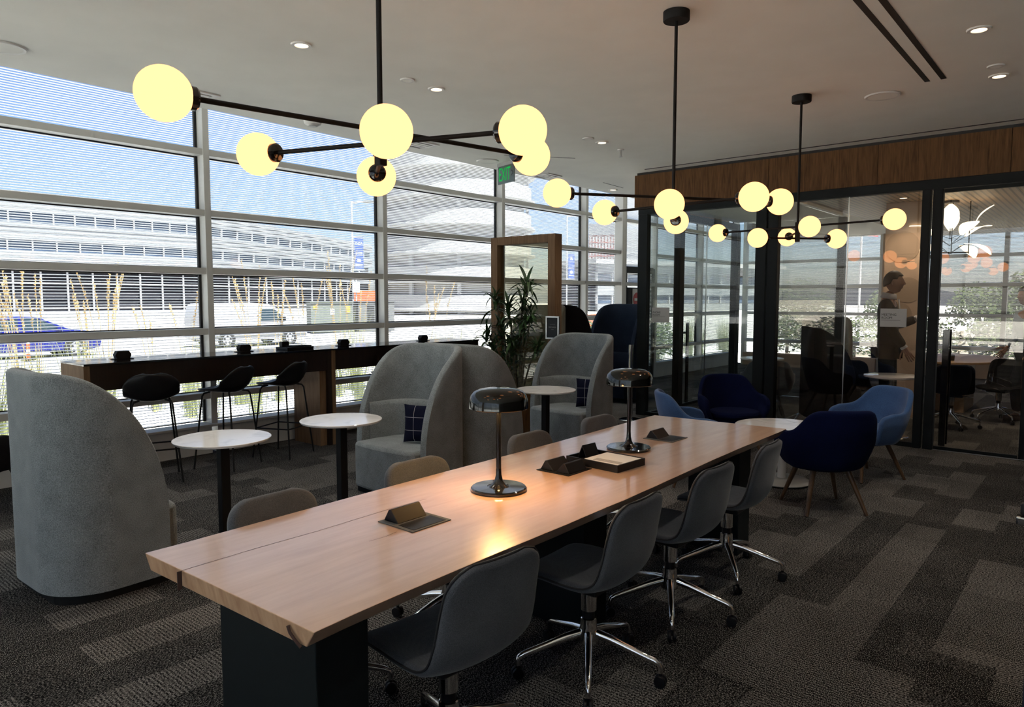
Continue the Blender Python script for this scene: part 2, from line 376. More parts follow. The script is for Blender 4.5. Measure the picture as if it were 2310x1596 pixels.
# ------------------------------------------------------------------ mesh helpers
class MB:
    """collects simple solids; build() links them as ONE mesh object"""
    def __init__(s): s.v = []; s.f = []
    def add(s, vs, fs, mtx=None):
        b = len(s.v)
        s.v += [tuple(mtx @ Vector(p)) if mtx else tuple(p) for p in vs]
        s.f += [[b + i for i in f] for f in fs]
        return s
    def box(s, x0, x1, y0, y1, z0, z1, mtx=None):
        v = [(x0, y0, z0), (x1, y0, z0), (x1, y1, z0), (x0, y1, z0), (x0, y0, z1), (x1, y0, z1), (x1, y1, z1), (x0, y1, z1)]
        return s.add(v, [(0, 3, 2, 1), (4, 5, 6, 7), (0, 1, 5, 4), (1, 2, 6, 5), (2, 3, 7, 6), (3, 0, 4, 7)], mtx)
    def lathe(s, prof, n=32, c=(0, 0), mtx=None, cap=True):
        """prof: list of (r, z) bottom to top"""
        v = []; f = []
        for r, z in prof:
            for i in range(n):
                a = 2 * PI * i / n
                v.append((c[0] + r * math.cos(a), c[1] + r * math.sin(a), z))
        m = len(prof)
        for j in range(m - 1):
            for i in range(n):
                k = (i + 1) % n
                f.append((j * n + i, j * n + k, (j + 1) * n + k, (j + 1) * n + i))
        if cap:
            if prof[0][0] > 1e-5: f.append(tuple(reversed(range(n))))
            if prof[-1][0] > 1e-5: f.append(tuple(range((m - 1) * n, m * n)))
        return s.add(v, f, mtx)
    def cyl(s, c, r, z0, z1, n=24, mtx=None): return s.lathe([(r, z0), (r, z1)], n, c, mtx)
    def tube(s, pts, r, n=10, closed=False, r1=None, cap=True):
        pts = [Vector(p) for p in pts]; m = len(pts); v = []; f = []
        up = None
        for i, p in enumerate(pts):
            if closed: t = (pts[(i + 1) % m] - pts[i - 1]).normalized()
            elif i == 0: t = (pts[1] - p).normalized()
            elif i == m - 1: t = (p - pts[-2]).normalized()
            else: t = ((pts[i + 1] - p).normalized() + (p - pts[i - 1]).normalized()).normalized()
            if up is None:
                up = Vector((0, 0, 1)) if abs(t.z) < 0.9 else Vector((1, 0, 0))
            a = t.cross(up).normalized(); b = a.cross(t).normalized(); up = b
            rr = r if r1 is None else r + (r1 - r) * i / max(1, m - 1)
            if callable(r): rr = r(i / max(1, m - 1))
            for k in range(n):
                q = 2 * PI * k / n
                v.append(p + a * rr * math.cos(q) + b * rr * math.sin(q))
        segs = m if closed else m - 1
        for j in range(segs):
            j2 = (j + 1) % m
            for k in range(n):
                k2 = (k + 1) % n
                f.append((j * n + k, j * n + k2, j2 * n + k2, j2 * n + k))
        if cap and not closed:
            f.append(tuple(reversed(range(n)))); f.append(tuple(range((m - 1) * n, m * n)))
        return s.add(v, f)
    def sphere(s, c, r, n=24, m=14, sc=(1, 1, 1)):
        prof = [(max(1e-6, r * math.sin(PI * j / m)), -r * math.cos(PI * j / m)) for j in range(m + 1)]
        mt_ = Matrix.Translation(c) @ Matrix.Diagonal((*sc, 1))
        return s.lathe(prof, n, (0, 0), mt_, cap=False)
    def prism(s, poly, z0, z1, mtx=None):
        n = len(poly)
        v = [(x, y, z0) for x, y in poly] + [(x, y, z1) for x, y in poly]
        f = [tuple(reversed(range(n))), tuple(range(n, 2 * n))] + [(i, (i + 1) % n, n + (i + 1) % n, n + i) for i in range(n)]
        return s.add(v, f, mtx)
    def grid(s, fn, nu, nv, closed_u=False, flip=False):
        v = [fn(i / (nu - (0 if closed_u else 1)), j / (nv - 1)) for j in range(nv) for i in range(nu)]
        f = []
        for j in range(nv - 1):
            for i in range(nu if closed_u else nu - 1):
                i2 = (i + 1) % nu
                q = (j * nu + i, j * nu + i2, (j + 1) * nu + i2, (j + 1) * nu + i)
                f.append(tuple(reversed(q)) if flip else q)
        return s.add(v, f)
    def mesh(s, name, mt_, smooth=None):
        me = bpy.data.meshes.new(name)
        me.from_pydata([tuple(p) for p in s.v], [], s.f)
        bm = bmesh.new(); bm.from_mesh(me)
        bmesh.ops.remove_doubles(bm, verts=bm.verts, dist=1e-6)
        bmesh.ops.recalc_face_normals(bm, faces=bm.faces)
        bm.to_mesh(me); bm.free()
        if mt_: me.materials.append(MATS_get(mt_))
        if smooth is not None:
            me.polygons.foreach_set('use_smooth', [True] * len(me.polygons))
            me.set_sharp_from_angle(angle=R(smooth))
        return me
    def build(s, name, mt_, parent=None, smooth=None, bevel=0.0, subsurf=0, solid=None):
        o = bpy.data.objects.new(name, s.mesh(name, mt_, smooth))
        COL.objects.link(o)
        if parent: o.parent = parent
        if solid:
            md = o.modifiers.new('solid', 'SOLIDIFY'); md.thickness = solid[0]; md.offset = solid[1]
            md.use_even_offset = False
        if bevel:
            md = o.modifiers.new('bevel', 'BEVEL'); md.width = bevel; md.segments = 2; md.limit_method = 'ANGLE'
        if subsurf:
            md = o.modifiers.new('sub', 'SUBSURF'); md.levels = subsurf; md.render_levels = subsurf
        return o
def MATS_get(k): return M[k] if isinstance(k, str) else k
def inst(me_obj, name, parent, loc=(0, 0, 0), rot=(0, 0, 0), scale=None):
    o = bpy.data.objects.new(name, me_obj.data if hasattr(me_obj, 'data') else me_obj)
    if hasattr(me_obj, 'modifiers'):
        o = me_obj.copy(); o.name = name
    COL.objects.link(o); o.parent = parent; o.location = loc; o.rotation_euler = rot
    if scale: o.scale = scale
    return o
def tag(o, label=None, cat=None, group=None, kind=None):
    if label: o['label'] = label
    if cat: o['category'] = cat
    if group: o['group'] = group
    if kind: o['kind'] = kind
    return o
def empty(name, loc=(0, 0, 0), rz=0.0, label=None, cat=None, group=None, kind=None):
    o = bpy.data.objects.new(name, None); COL.objects.link(o)
    o.empty_display_size = 0.1; o.location = loc; o.rotation_euler = (0, 0, rz)
    return tag(o, label, cat, group, kind)
def dup(root, loc, rz=0.0, label=None, group=None):
    """a copy of a thing with copies of its parts and sub-parts"""
    def cp(o, par):
        c = o.copy(); COL.objects.link(c); c.parent = par
        for ch in [x for x in o.children]: cp(ch, c)
        return c
    r = cp(root, None); r.location = loc; r.rotation_euler = (0, 0, rz)
    if label: r['label'] = label
    if group: r['group'] = group
    return r
def text(name, s, size, mt_, parent, loc, rot, align='LEFT', extrude=0.0006, bold=1.0):
    c = bpy.data.curves.new(name, 'FONT'); c.body = s; c.size = size; c.align_x = align; c.extrude = extrude
    c.offset = 0.0
    t = bpy.data.objects.new('tmp', c); COL.objects.link(t)
    dg = bpy.context.evaluated_depsgraph_get(); dg.update()
    me = bpy.data.meshes.new_from_object(t.evaluated_get(dg))
    bpy.data.objects.remove(t); bpy.data.curves.remove(c)
    me.materials.clear(); me.materials.append(MATS_get(mt_))
    o = bpy.data.objects.new(name, me); COL.objects.link(o); o.parent = parent
    o.location = loc; o.rotation_euler = rot
    return o
def rrect(w_, h_, r_, n=6, cx=0.0, cy=0.0):
    p = []
    for qx, qy, a0 in ((1, 1, 0), (-1, 1, 90), (-1, -1, 180), (1, -1, 270)):
        for i in range(n + 1):
            a = R(a0 + 90 * i / n)
            p.append((cx + qx * (w_ / 2 - r_) + r_ * math.cos(a), cy + qy * (h_ / 2 - r_) + r_ * math.sin(a)))
    return p

# ================================================================== SETTING
YW = 7.10           # inner face of the window wall
XG = 8.60           # glass partition
XE = 17.0           # far facade
CZ = 3.30           # ceiling height
floor = MB().box(-3.6, XE + 0.3, -3.5, YW + 0.25, -0.12, 0.0).build('floor', 'carpet'); tag(floor, kind='structure')
ceil = MB().box(-3.6, 8.72, -3.5, 6.30, CZ, CZ + 0.12).box(8.72, XE, 4.86, 6.30, CZ, CZ + 0.12).box(-3.6, XE, 6.26, 6.30, CZ + 0.12, 3.95).build('ceiling', 'ceiling'); tag(ceil, kind='structure')
roof = MB().box(-3.8, XE + 0.4, -3.7, YW + 0.4, 3.95, 4.15).build('trim_1', 'white_wall'); tag(roof, kind='structure')
wr = empty('window_3', (-3.6, 0, 0), kind='structure')
MB().box(-0.16, 0.02, 3.83, 4.75, 0, 3.95).build('solid_panel', 'tan_wall', wr)
for y in (-3.45, -1.7, 0.6, 2.9, 3.8, 4.78, 7.2):
    MB().box(-0.16, 0.0, y - 0.033, y + 0.033, 0, 3.95).build('mullion', 'mullion', wr)
for ya, yb in ((-3.417, -1.733), (-1.667, 0.567), (0.633, 2.867), (2.933, 3.767), (4.813, 7.167)):
    zs = [0.30, 0.60, 1.265, 1.885, 2.475, 3.085, 3.72]
    for k in range(6):
        if k: MB().box(-0.15, -0.01, ya, yb, zs[k] - 0.032, zs[k] + 0.032).build('transom', 'mullion', wr)
        MB().box(-0.156, -0.150, ya, yb, zs[k] + 0.033, zs[k + 1] - 0.033).build('pane', 'pane_lo', wr)
    MB().box(-0.18, 0.06, ya, yb, 0, 0.31).build('sill_panel', 'sill', wr)
    MB().box(-0.15, -0.01, ya, yb, 3.69, 3.95).build('head_panel', 'sill', wr)
tag(MB().box(-3.6, XE, -3.65, -3.5, 0, 3.95).build('wall_right', 'dark_wall'), kind='structure')

# ---- window wall: every mullion, transom and pane is a piece
win = empty('window_1', (0, YW, 0), kind='structure')
XM = [-3.32, -1.02, 1.28, 3.58, 5.89, 8.18, 10.41, 11.70, 12.90, 15.00, 16.97]
ZT = [0.60, 1.265, 1.885, 2.475, 3.085, 3.72]
mul = MB().box(-0.033, 0.033, 0, 0.16, 0.30, 3.95).build('mullion', 'mullion', win, bevel=0.004)
mul.location = (XM[0], 0, 0)
for x in XM[1:]:
    inst(mul, 'mullion', win, (x, 0, 0))
for i in range(len(XM) - 1):
    x0, x1 = XM[i] + 0.033, XM[i + 1] - 0.033
    dx = x1 - x0
    doorbay = (i == 7)
    for k, z in enumerate(ZT):
        if doorbay and k in (0, 1, 3): continue
        MB().box(0, dx, 0.01, 0.15, -0.032, 0.032).build('transom', 'mullion', win, bevel=0.003).location = (x0, 0, z)
    if doorbay: continue
    zs = [0.30] + ZT
    for k in range(len(zs) - 1):
        za = zs[k] + (0.032 if k else 0.02); zb = zs[k + 1] - 0.032
        MB().box(0, dx, 0.150, 0.156, za, zb).build('pane', 'pane_lo' if zb < 2.4 else 'pane_hi', win).location = (x0, 0, 0)
        g = 0.016
        MB().box(0, g, 0.135, 0.149, za, zb).box(dx - 0.026, dx, 0.12, 0.149, za, zb).box(g, dx - 0.026, 0.135, 0.149, zb - 0.012, zb).box(g, dx - 0.026, 0.135, 0.149, za, za + 0.01).build('gasket', 'gasket', win).location = (x0, 0, 0)
    MB().box(0, dx, 0.0, 0.18, 0.0, 0.285).build('sill_panel', 'sill', win).location = (x0, 0, 0)
    MB().box(-0.033, dx + 0.033, -0.06, 0.16, 0.285, 0.31).build('sill', 'sill', win, bevel=0.004).location = (x0, 0, 0)
# outer post and the exit door in the window wall
MB().box(-0.05, 0.05, -0.02, 0.17, 0, 3.95).build('end_post', 'white_plastic', win, bevel=0.004).location = (11.60, 0, 0)
dr = empty('door_2', (11.74, YW, 0), kind='structure')
MB().box(0, 0.06, 0.02, 0.13, 0, 2.20).build('door_frame', 'black_frame', dr)
MB().box(1.06, 1.12, 0.02, 0.13, 0, 2.20).build('door_frame', 'black_frame', dr)
MB().box(0.06, 1.06, 0.02, 0.13, 2.10, 2.22).build('door_frame', 'black_frame', dr)
MB().box(0.06, 1.06, 0.04, 0.10, 1.86, 1.92).build('door_rail', 'black_frame', dr)
MB().box(0.06, 1.06, 0.04, 0.10, 0.0, 0.25).build('door_rail', 'black_frame', dr)
MB().box(0.06, 1.06, 0.06, 0.07, 1.92, 2.10).build('pane', 'pane_lo', dr)
MB().box(0.06, 1.06, 0.06, 0.07, 0.25, 1.86).build('pane', 'pane_lo', dr)
MB().box(0.06, 1.06, 0.05, 0.09, 2.22, 3.95).build('pane', 'pane_hi', dr)
sg = empty('no_entry_sign', (12.05, YW + 0.02, 1.20), label='black door panel sign with red no entry disc on exit door', cat='sign')
MB().box(-0.27, 0.33, 0.0, 0.012, 0.0, 0.62).build('panel', 'black_matte', sg)
MB().box(-0.06, 0.26, -0.006, 0.0, 0.16, 0.60).build('plate', 'white_plastic', sg)
MB().lathe([(0.135, 0), (0.135, 0.006)], 32, mtx=Matrix.Translation((0.10, -0.006, 0.39)) @ Matrix.Rotation(PI / 2, 4, 'X')).build('disc', 'red', sg)
MB().box(0.0, 0.20, -0.016, -0.011, 0.365, 0.415).build('bar', 'white_plastic', sg)
text('lettering', 'DO NOT', 0.075, 'sign_plate', sg, (0.10, -0.004, 0.085), (PI / 2, 0, 0), 'CENTER')
text('lettering', 'ENTER', 0.075, 'sign_plate', sg, (0.10, -0.004, 0.012), (PI / 2, 0, 0), 'CENTER')

# ---- far facade of the meeting room
wf = empty('window_2', (XE, 0, 0), kind='structure')
YM = [6.95, 3.90, 3.08, 1.67, 0.20, -1.3, -2.8]
for y in YM:
    MB().box(-0.02, 0.14, -0.04, 0.04, 0.0, 3.95).build('mullion', 'mullion', wf).location = (0, y, 0)
for i in range(len(YM) - 1):
    ya, yb = YM[i + 1] + 0.04, YM[i] - 0.04
    if i == 1:
        MB().box(-0.12, 0.12, ya, yb, 0, 3.95).build('column', 'tan_wall', wf)
        for (yy, zz, rr) in ((ya + 0.42, 2.75, 0.34), (ya + 0.12, 2.20, 0.30), (ya + 0.30, 1.55, 0.36), (ya + 0.16, 1.75, 0.22)):
            pts = [(max(ya, min(yb, yy + rr * math.cos(t * PI / 16))), zz + rr * math.sin(t * PI / 16)) for t in range(32)]
            mb = MB(); mb.add([(-0.125 - 0.002 * random.random(), p, q) for p, q in pts], [tuple(range(32))]); mb.build('wall_disc', 'tan_disc', wf)
        continue
    for k, z in enumerate([0.60, 1.265, 1.885, 2.475, 3.02]):
        MB().box(-0.02, 0.12, ya, yb, z - 0.035, z + 0.035).build('transom', 'mullion', wf)
    zs = [0.30, 0.60, 1.265, 1.885, 2.475, 3.02]
    for k in range(5):
        MB().box(0.10, 0.106, ya, yb, zs[k] + 0.035, zs[k + 1] - 0.035).build('pane', 'pane_lo', wf)
    MB().box(-0.02, 0.12, ya, yb, 3.055, 3.95).build('head_panel', 'dark_wall', wf)
    MB().box(-0.10, 0.16, ya, yb, 0, 0.30).build('sill_panel', 'tan_wall', wf)

# ---- glass partition with walnut fascia
gw = empty('wall_glass', (XG, 0, 0), kind='structure')
y = 5.03; k = 0
while y > -3.4:
    wd = 1.195 if k else 0.60
    y1 = max(-3.48, y - wd)
    MB().box(-0.05, 0.06, y1 + 0.002, y - 0.002, 2.842, 3.268).build('fascia_panel', 'walnut', gw)
    y = y1; k += 1
MB().box(-0.05, 3.0, 0, 0.03, 0, 0.426).build('fascia_return', 'walnut', gw).location = (0, 5.032, 2.842)
MB().box(-0.04, 0.10, -3.48, 5.03, 3.27, 3.30).build('shadow_gap', 'gasket', gw)
MB().box(-0.05, 0.05, -3.48, 5.00, 2.74, 2.84).build('head_rail', 'black_frame', gw)
def post(ya, yb, x0=-0.05, x1=0.05):
    MB().box(x0, x1, ya, yb, 0, 2.74).build('post', 'black_frame', gw, bevel=0.004)
for ya, yb in ((4.86, 5.00), (3.24, 3.37), (3.10, 3.22), (1.52, 1.60), (1.41, 1.50), (0.58, 0.66), (-0.62, -0.50), (-2.0, -1.9)):
    post(ya, yb)
for ya, yb, nm in ((3.37, 4.86, 'phone_glass'), (2.333, 3.10, 'part_glass'), (1.60, 2.327, 'part_glass'), (-0.50, 0.58, 'part_glass'), (-1.9, -0.62, 'part_glass'), (-3.48, -2.0, 'part_glass')):
    MB().box(-0.005, 0.005, ya, yb, 0.05, 2.74).build('glass_pane', nm, gw)
    MB().box(-0.03, 0.03, ya, yb, 0.0, 0.05).build('base_rail', 'black_frame', gw)
MB().box(-0.008, 0.008, 2.326, 2.334, 0.05, 2.74).build('glass_joint', 'brushed', gw)
MB().box(-0.056, -0.05, -3.4, 1.4, 0.004, 0.012).build('threshold_strip', 'brushed', gw)
# meeting room door
d1 = empty('door_1', (XG, 1.41, 0), kind='structure')
MB().box(-0.006, 0.006, -0.74, -0.01, 0.04, 2.70).build('glass_leaf', 'part_glass', d1)
MB().box(-0.02, 0.02, -0.74, -0.01, 0.005, 0.04).build('bottom_rail', 'black_frame', d1)
MB().box(-0.02, 0.02, -0.74, -0.01, 2.70, 2.735).build('top_rail', 'black_frame', d1)
for sx in (-1, 1):
    h = MB().box(-0.014, 0.014, -0.03, 0.03, 0.06, 1.28).build('pull_handle', 'black_gloss', d1, bevel=0.004)
    h.location = (sx * 0.065, -0.09, 0)
    for z in (0.15, 1.13):
        MB().lathe([(0.016, 0), (0.016, 0.05)], 14, mtx=Matrix.Rotation(sx * PI / 2, 4, 'Y')).build('standoff', 'chrome', d1, 40).location = (0, -0.09, z)
# phone room: side glass along X at Y=4.88, door_3, back and party glass
ph = empty('wall_phone_room', (XG, 4.88, 0), kind='structure')
MB().box(0.05, 3.0, -0.04, 0.04, 2.74, 2.84).build('head_rail', 'black_frame', ph)
for xa, xb in ((0.86, 1.00), (2.86, 3.02)):
    MB().box(xa, xb, -0.05, 0.05, 0, 2.74).build('post', 'black_frame', ph)
for xa, xb in ((0.05, 0.86), (1.84, 2.86)):
    MB().box(xa, xb, -0.005, 0.005, 0.04, 2.74).build('glass_pane', 'phone_glass', ph)
    MB().box(xa, xb, -0.03, 0.03, 0, 0.04).build('base_rail', 'black_frame', ph)
MB().box(1.828, 1.84, -0.008, 0.008, 0.04, 2.74).build('glass_joint', 'brushed', ph)
MB().box(2.9, 2.94, -1.62, -0.05, 0.04, 2.84).build('glass_pane', 'phone_glass', ph)
MB().box(0.05, 2.9, -1.665, -1.655, 0.04, 2.84).build('glass_pane', 'phone_glass', ph)
MB().box(2.9, 3.0, -1.72, -1.62, 0, 2.84).build('post', 'black_frame', ph)
d3 = empty('door_3', (XG + 1.0, 4.88, 0), kind='structure')
MB().box(0.01, 0.82, -0.006, 0.006, 0.04, 2.70).build('glass_leaf', 'phone_glass', d3)
MB().box(0.01, 0.82, -0.02, 0.02, 0.005, 0.04).build('bottom_rail', 'black_frame', d3)
for sy in (-1, 1):
    MB().box(-0.03, 0.03, -0.014, 0.014, 0.06, 1.25).build('pull_handle', 'black_gloss', d3, bevel=0.004).location = (0.10, sy * 0.065, 0)
    MB().lathe([(0.016, 0), (0.016, 0.05)], 14, mtx=Matrix.Rotation(-sy * PI / 2, 4, 'X')).build('standoff', 'chrome', d3, 40).location = (0.10, 0, 1.10)
# inner ceilings
tag(MB().box(8.72, XE, -3.5, 3.20, 2.90, 3.0).build('ceiling_meeting', 'slats'), kind='structure')
tag(MB().box(8.72, 11.5, 3.20, 4.84, 2.86, 3.0).build('ceiling_phone_room', 'ceiling'), kind='structure')
tag(MB().box(11.5, XE, 3.20, 4.86, 3.0, 3.3).build('ceiling_corridor', 'ceiling'), kind='structure')
# signs on the glass
def room_sign(yc, zc, l1, l2, lab):
    s = empty('room_sign', (XG - 0.012, yc, zc), label=lab, cat='sign')
    MB().box(-0.004, 0.004, -0.13, 0.13, -0.10, 0.10).build('plate', 'sign_plate', s, bevel=0.002)
    text('lettering', l1, 0.036, 'print_black', s, (-0.005, 0.118, 0.022), (PI / 2, 0, -PI / 2))
    text('lettering', l2, 0.036, 'print_black', s, (-0.005, 0.118, -0.012), (PI / 2, 0, -PI / 2))
    MB().box(-0.0055, -0.004, -0.07, 0.118, -0.026, -0.023).build('rule', 'print_black', s)
room_sign(1.835, 1.395, 'MEETING', 'ROOM', 'square grey meeting room sign stuck on the glass beside black post')
room_sign(4.66, 1.385, 'PHONE', 'ROOM', 'square grey phone room sign stuck on the clear corner glass')
# waist-high cabinet cut by the right edge of the view
d4 = empty('console_cabinet', (2.72, 0.163, 0), label='tan waist-high cabinet with navy edge strip and chrome corner handle', cat='cabinet')
MB().box(0, 0.012, -0.006, 0.0, 0.0, 0.885).build('edge_strip', 'navy_edge', d4)
MB().box(0.0, 0.45, -0.92, -0.006, 0.0, 0.885).build('body', 'door_tan', d4)
MB().box(-0.004, 0.454, -0.92, 0.0, 0.886, 0.894).build('top', 'black_gloss', d4)
MB().box(-0.055, -0.012, -0.10, 0.040, 0.895, 0.925).box(-0.03, 0.02, -0.09, -0.05, 0.8945, 0.925).build('handle', 'chrome', d4, bevel=0.006)
MB().box(-0.045, -0.014, -0.10, 0.030, 0.926, 0.965).build('handle_grip', 'black_plastic', d4, bevel=0.006)

# ================================================================== CEILING FITTINGS
def downlight(x, y, lit, lab, grp, r=0.055):
    t = empty('downlight' if lit else 'ceiling_sensor', (x, y, CZ), label=lab, cat='light' if lit else 'cover', group=grp)
    MB().lathe([(r * 0.8, -0.004), (r * 0.82, -0.010), (r * 1.2, -0.010), (r * 1.28, -0.001)], 28, cap=False).build('trim_ring', 'white_plastic', t, 40)
    if lit:
        MB().lathe([(r * 0.80, -0.004), (r * 0.80, -0.002)], 28).build('lamp_face', 'downlight', t)
        ld = bpy.data.lights.new('downlight_beam', 'SPOT'); ld.energy = 14; ld.spot_size = R(95); ld.spot_blend = 0.7
        ld.color = (1.0, 0.90, 0.76); ld.shadow_soft_size = 0.04
        lo = bpy.data.objects.new('beam', ld); COL.objects.link(lo); lo.parent = t; lo.location = (0, 0, -0.03)
    else:
        MB().lathe([(r * 0.8, -0.010), (r * 0.8, -0.002)], 24).build('cap', 'ceiling', t)
    return t
DLG = 'lit downlights in the ceiling'
for x, y, lab in ((2.82, 4.24, 'lit round downlight over the near pair of white round tables'), (4.10, 4.28, 'lit round downlight over the back-to-back grey pods'),
             (6.63, 4.34, 'lit round downlight beside the small ceiling sprinkler'), (9.57, 6.05, 'small lit downlight near the walnut fascia corner over the window aisle'),
             (5.43, 0.74, 'lit round downlight beside the black ceiling slot'), (6.64, 0.76, 'lit round downlight close to the walnut fascia beside the slot end')):
    downlight(x, y, True, lab, DLG)
for x, y in ((1.54, 4.25), (-0.9, 4.25), (4.20, 0.74), (0.6, 0.74)):  # out of view, added for more light in the room
    downlight(x, y, True, 'unseen round downlight added to brighten the room', DLG)
for x, y, lab in ((3.79, 4.28, 'small white round ceiling cap beside the downlight over the pods'), (6.37, 4.35, 'small white round ceiling cap beside downlight and sprinkler'), (6.35, 0.75, 'small white round ceiling cap beside downlight near walnut fascia')):
    downlight(x, y, False, lab, 'round ceiling caps', 0.045)
def speaker(x, y, lab):
    t = empty('ceiling_speaker', (x, y, CZ), label=lab, cat='speaker', group='flush ceiling speakers')
    MB().lathe([(0.112, -0.010), (0.13, -0.012), (0.14, -0.002)], 40, cap=False).build('rim', 'white_plastic', t, 40)
    MB().lathe([(0.112, -0.009), (0.112, -0.002)], 40).build('grille', 'ceiling', t, 40)
speaker(6.60, 5.99, 'flush round ceiling speaker beside the green exit sign')
speaker(6.65, 1.57, 'flush round ceiling speaker near the end of the black slot')
speaker(1.54, 5.81, 'flush round ceiling speaker above the near end of the window counter')
t = empty('smoke_detector', (4.03, 5.90, CZ), label='white domed smoke detector on the ceiling edge above the windows', cat='detector')
MB().lathe([(0.045, -0.062), (0.052, -0.055), (0.075, -0.045), (0.085, -0.012), (0.085, 0)], 32).build('body', 'white_plastic', t, 40)
MB().lathe([(0.03, -0.068), (0.045, -0.0625)], 24).build('sensor', 'grey_plastic', t, 40)
t = empty('sprinkler', (7.08, 4.38, CZ), label='small metal fire sprinkler hanging from the ceiling', cat='sprinkler')
MB().lathe([(0.035, -0.012), (0.04, 0)], 20).build('escutcheon', 'white_plastic', t, 40)
MB().cyl((0, 0), 0.011, -0.075, -0.012, 12).build('stem', 'brushed', t)
MB().lathe([(0.022, -0.088), (0.022, -0.085)], 16).cyl((0, 0), 0.006, -0.085, -0.075, 8).build('deflector', 'brushed', t)
def vent(x, y, lab):
    t = empty('ceiling_vent', (x, y, CZ), label=lab, cat='vent', group='square ceiling vents')
    MB().box(-0.15, 0.15, -0.15, 0.15, -0.004, -0.001).build('backing', 'gasket', t)
    MB().box(-0.16, 0.16, 0.12, 0.16, -0.012, -0.002).box(-0.16, 0.16, -0.16, -0.12, -0.012, -0.002).box(-0.16, -0.12, -0.12, 0.12, -0.012, -0.002).box(0.12, 0.16, -0.12, 0.12, -0.012, -0.002).build('frame', 'white_plastic', t)
    for q in (-0.06, 0.0, 0.06):
        MB().box(-0.12, 0.12, -0.022, 0.022, -0.010, -0.004).build('slat', 'white_plastic', t).location = (0, q, 0)
vent(5.42, 5.94, 'square white ceiling vent beside the hanging globes above the counter')
vent(7.91, 6.09, 'square white ceiling vent behind the green exit sign')
vent(2.90, 5.95, 'square white ceiling vent by the window mullion near the counter end')
for (xa, ya, xb, yb, nm) in ((6.46, 5.60, 7.16, 5.07, 1), (8.9, 5.8, 9.52, 5.84, 2)):
    L_ = math.hypot(xb - xa, yb - ya)
    o = MB().box(0, L_, -0.004, 0.004, -0.003, 0.0).build('trim_%d' % (nm + 1), 'gasket'); o.location = (xa, ya, CZ); o.rotation_euler = (0, 0, math.atan2(yb - ya, xb - xa)); tag(o, kind='structure')
t = empty('slot_diffuser', (4.0, 1.15, CZ), label='linear air slot with two black lines in the ceiling', cat='vent')
for q in (0.055, -0.055):
    MB().box(-2.5, 2.45, q - 0.019, q + 0.019, -0.004, -0.001).build('slot', 'gasket', t)
MB().box(-2.5, 2.45, -0.036, 0.036, -0.003, -0.0005).build('centre_blade', 'ceiling', t)
o = MB().box(-0.012, 0.012, -3.45, 4.80, -0.004, 0).build('trim_9', 'gasket'); o.location = (8.36, 0, CZ); tag(o, kind='structure')
# exit sign
t = empty('exit_sign', (6.80, 5.86, 3.04), label='green lit exit sign hanging from the ceiling by the windows', cat='sign')
ES = Matrix.Identity(4)
MB().box(-0.02, 0.02, -0.175, 0.175, 0.215, 0.26).build('housing', 'grey_plastic', t, bevel=0.004)
MB().box(-0.006, 0.006, -0.175, 0.175, 0.0, 0.215).build('panel', 'exit_plate', t)
text('lettering', 'EXIT', 0.205, 'exit_green', t, (-0.008, 0.155, 0.035), (PI / 2, 0, -PI / 2), extrude=0.001).scale = (0.60, 1.15, 1)
text('arrow', '>', 0.13, 'print_black', t, (-0.008, -0.105, 0.06), (PI / 2, 0, -PI / 2), extrude=0.001).scale = (0.8, 1.2, 1)
t.rotation_euler = (0, 0, R(-14))
# pendant lamps
def pendant(x, y, azs, lens, lab):
    t = empty('globe_pendant', (x, y, 0), label=lab, cat='pendant lamp', group='globe pendants over the long table')
    MB().lathe([(0.075, CZ - 0.055), (0.078, CZ - 0.05), (0.078, CZ - 0.001)], 32).build('canopy', 'black_matte', t, 40)
    MB().cyl((0, 0), 0.010, 2.25, CZ - 0.05, 14).build('stem', 'black_matte', t, 40)
    MB().box(-0.017, 0.017, -0.017, 0.017, 2.085, 2.25).build('hub', 'black_matte', t, bevel=0.003)
    for az, L_, z in zip(azs, lens, (2.212, 2.166, 2.115)):
        dx, dy = math.cos(R(az)), math.sin(R(az))
        a = L_ - 0.095
        bar = MB().tube([(-dx * a, -dy * a, z), (dx * a, dy * a, z)], 0.0085, 10).build('arm', 'black_matte', t, 40)
        for sgn in (1, -1):
            rot = Matrix.Translation((sgn * dx * (L_ - 0.100), sgn * dy * (L_ - 0.100), z)) @ Matrix.Rotation(R(az) + (0 if sgn > 0 else PI), 4, 'Z') @ Matrix.Rotation(PI / 2, 4, 'Y')
            MB().lathe([(0.012, 0.0), (0.030, 0.003), (0.036, 0.010), (0.036, 0.030)], 24, mtx=rot).build('globe_holder', 'black_gloss', bar, 40)
            g = MB().sphere((0, 0, 0), 0.082, 32, 20).build('globe', 'globe', bar, 60)
            g.location = (sgn * dx * L_, sgn * dy * L_, z)
    return t
pendant(1.70, 2.07, (169.9, 109.3, 53.2), (0.728, 0.552, 0.412), 'black globe pendant over the table end with the single open socket box')
pendant(3.95, 2.07, (144.8, 86.3, 25.0), (0.738, 0.511, 0.449), 'black globe pendant over the middle of the table above the far lamp')
pendant(6.22, 2.09, (81.9, 28.7, 137.5), (0.772, 0.490, 0.356), 'black globe pendant over the blue armchairs')

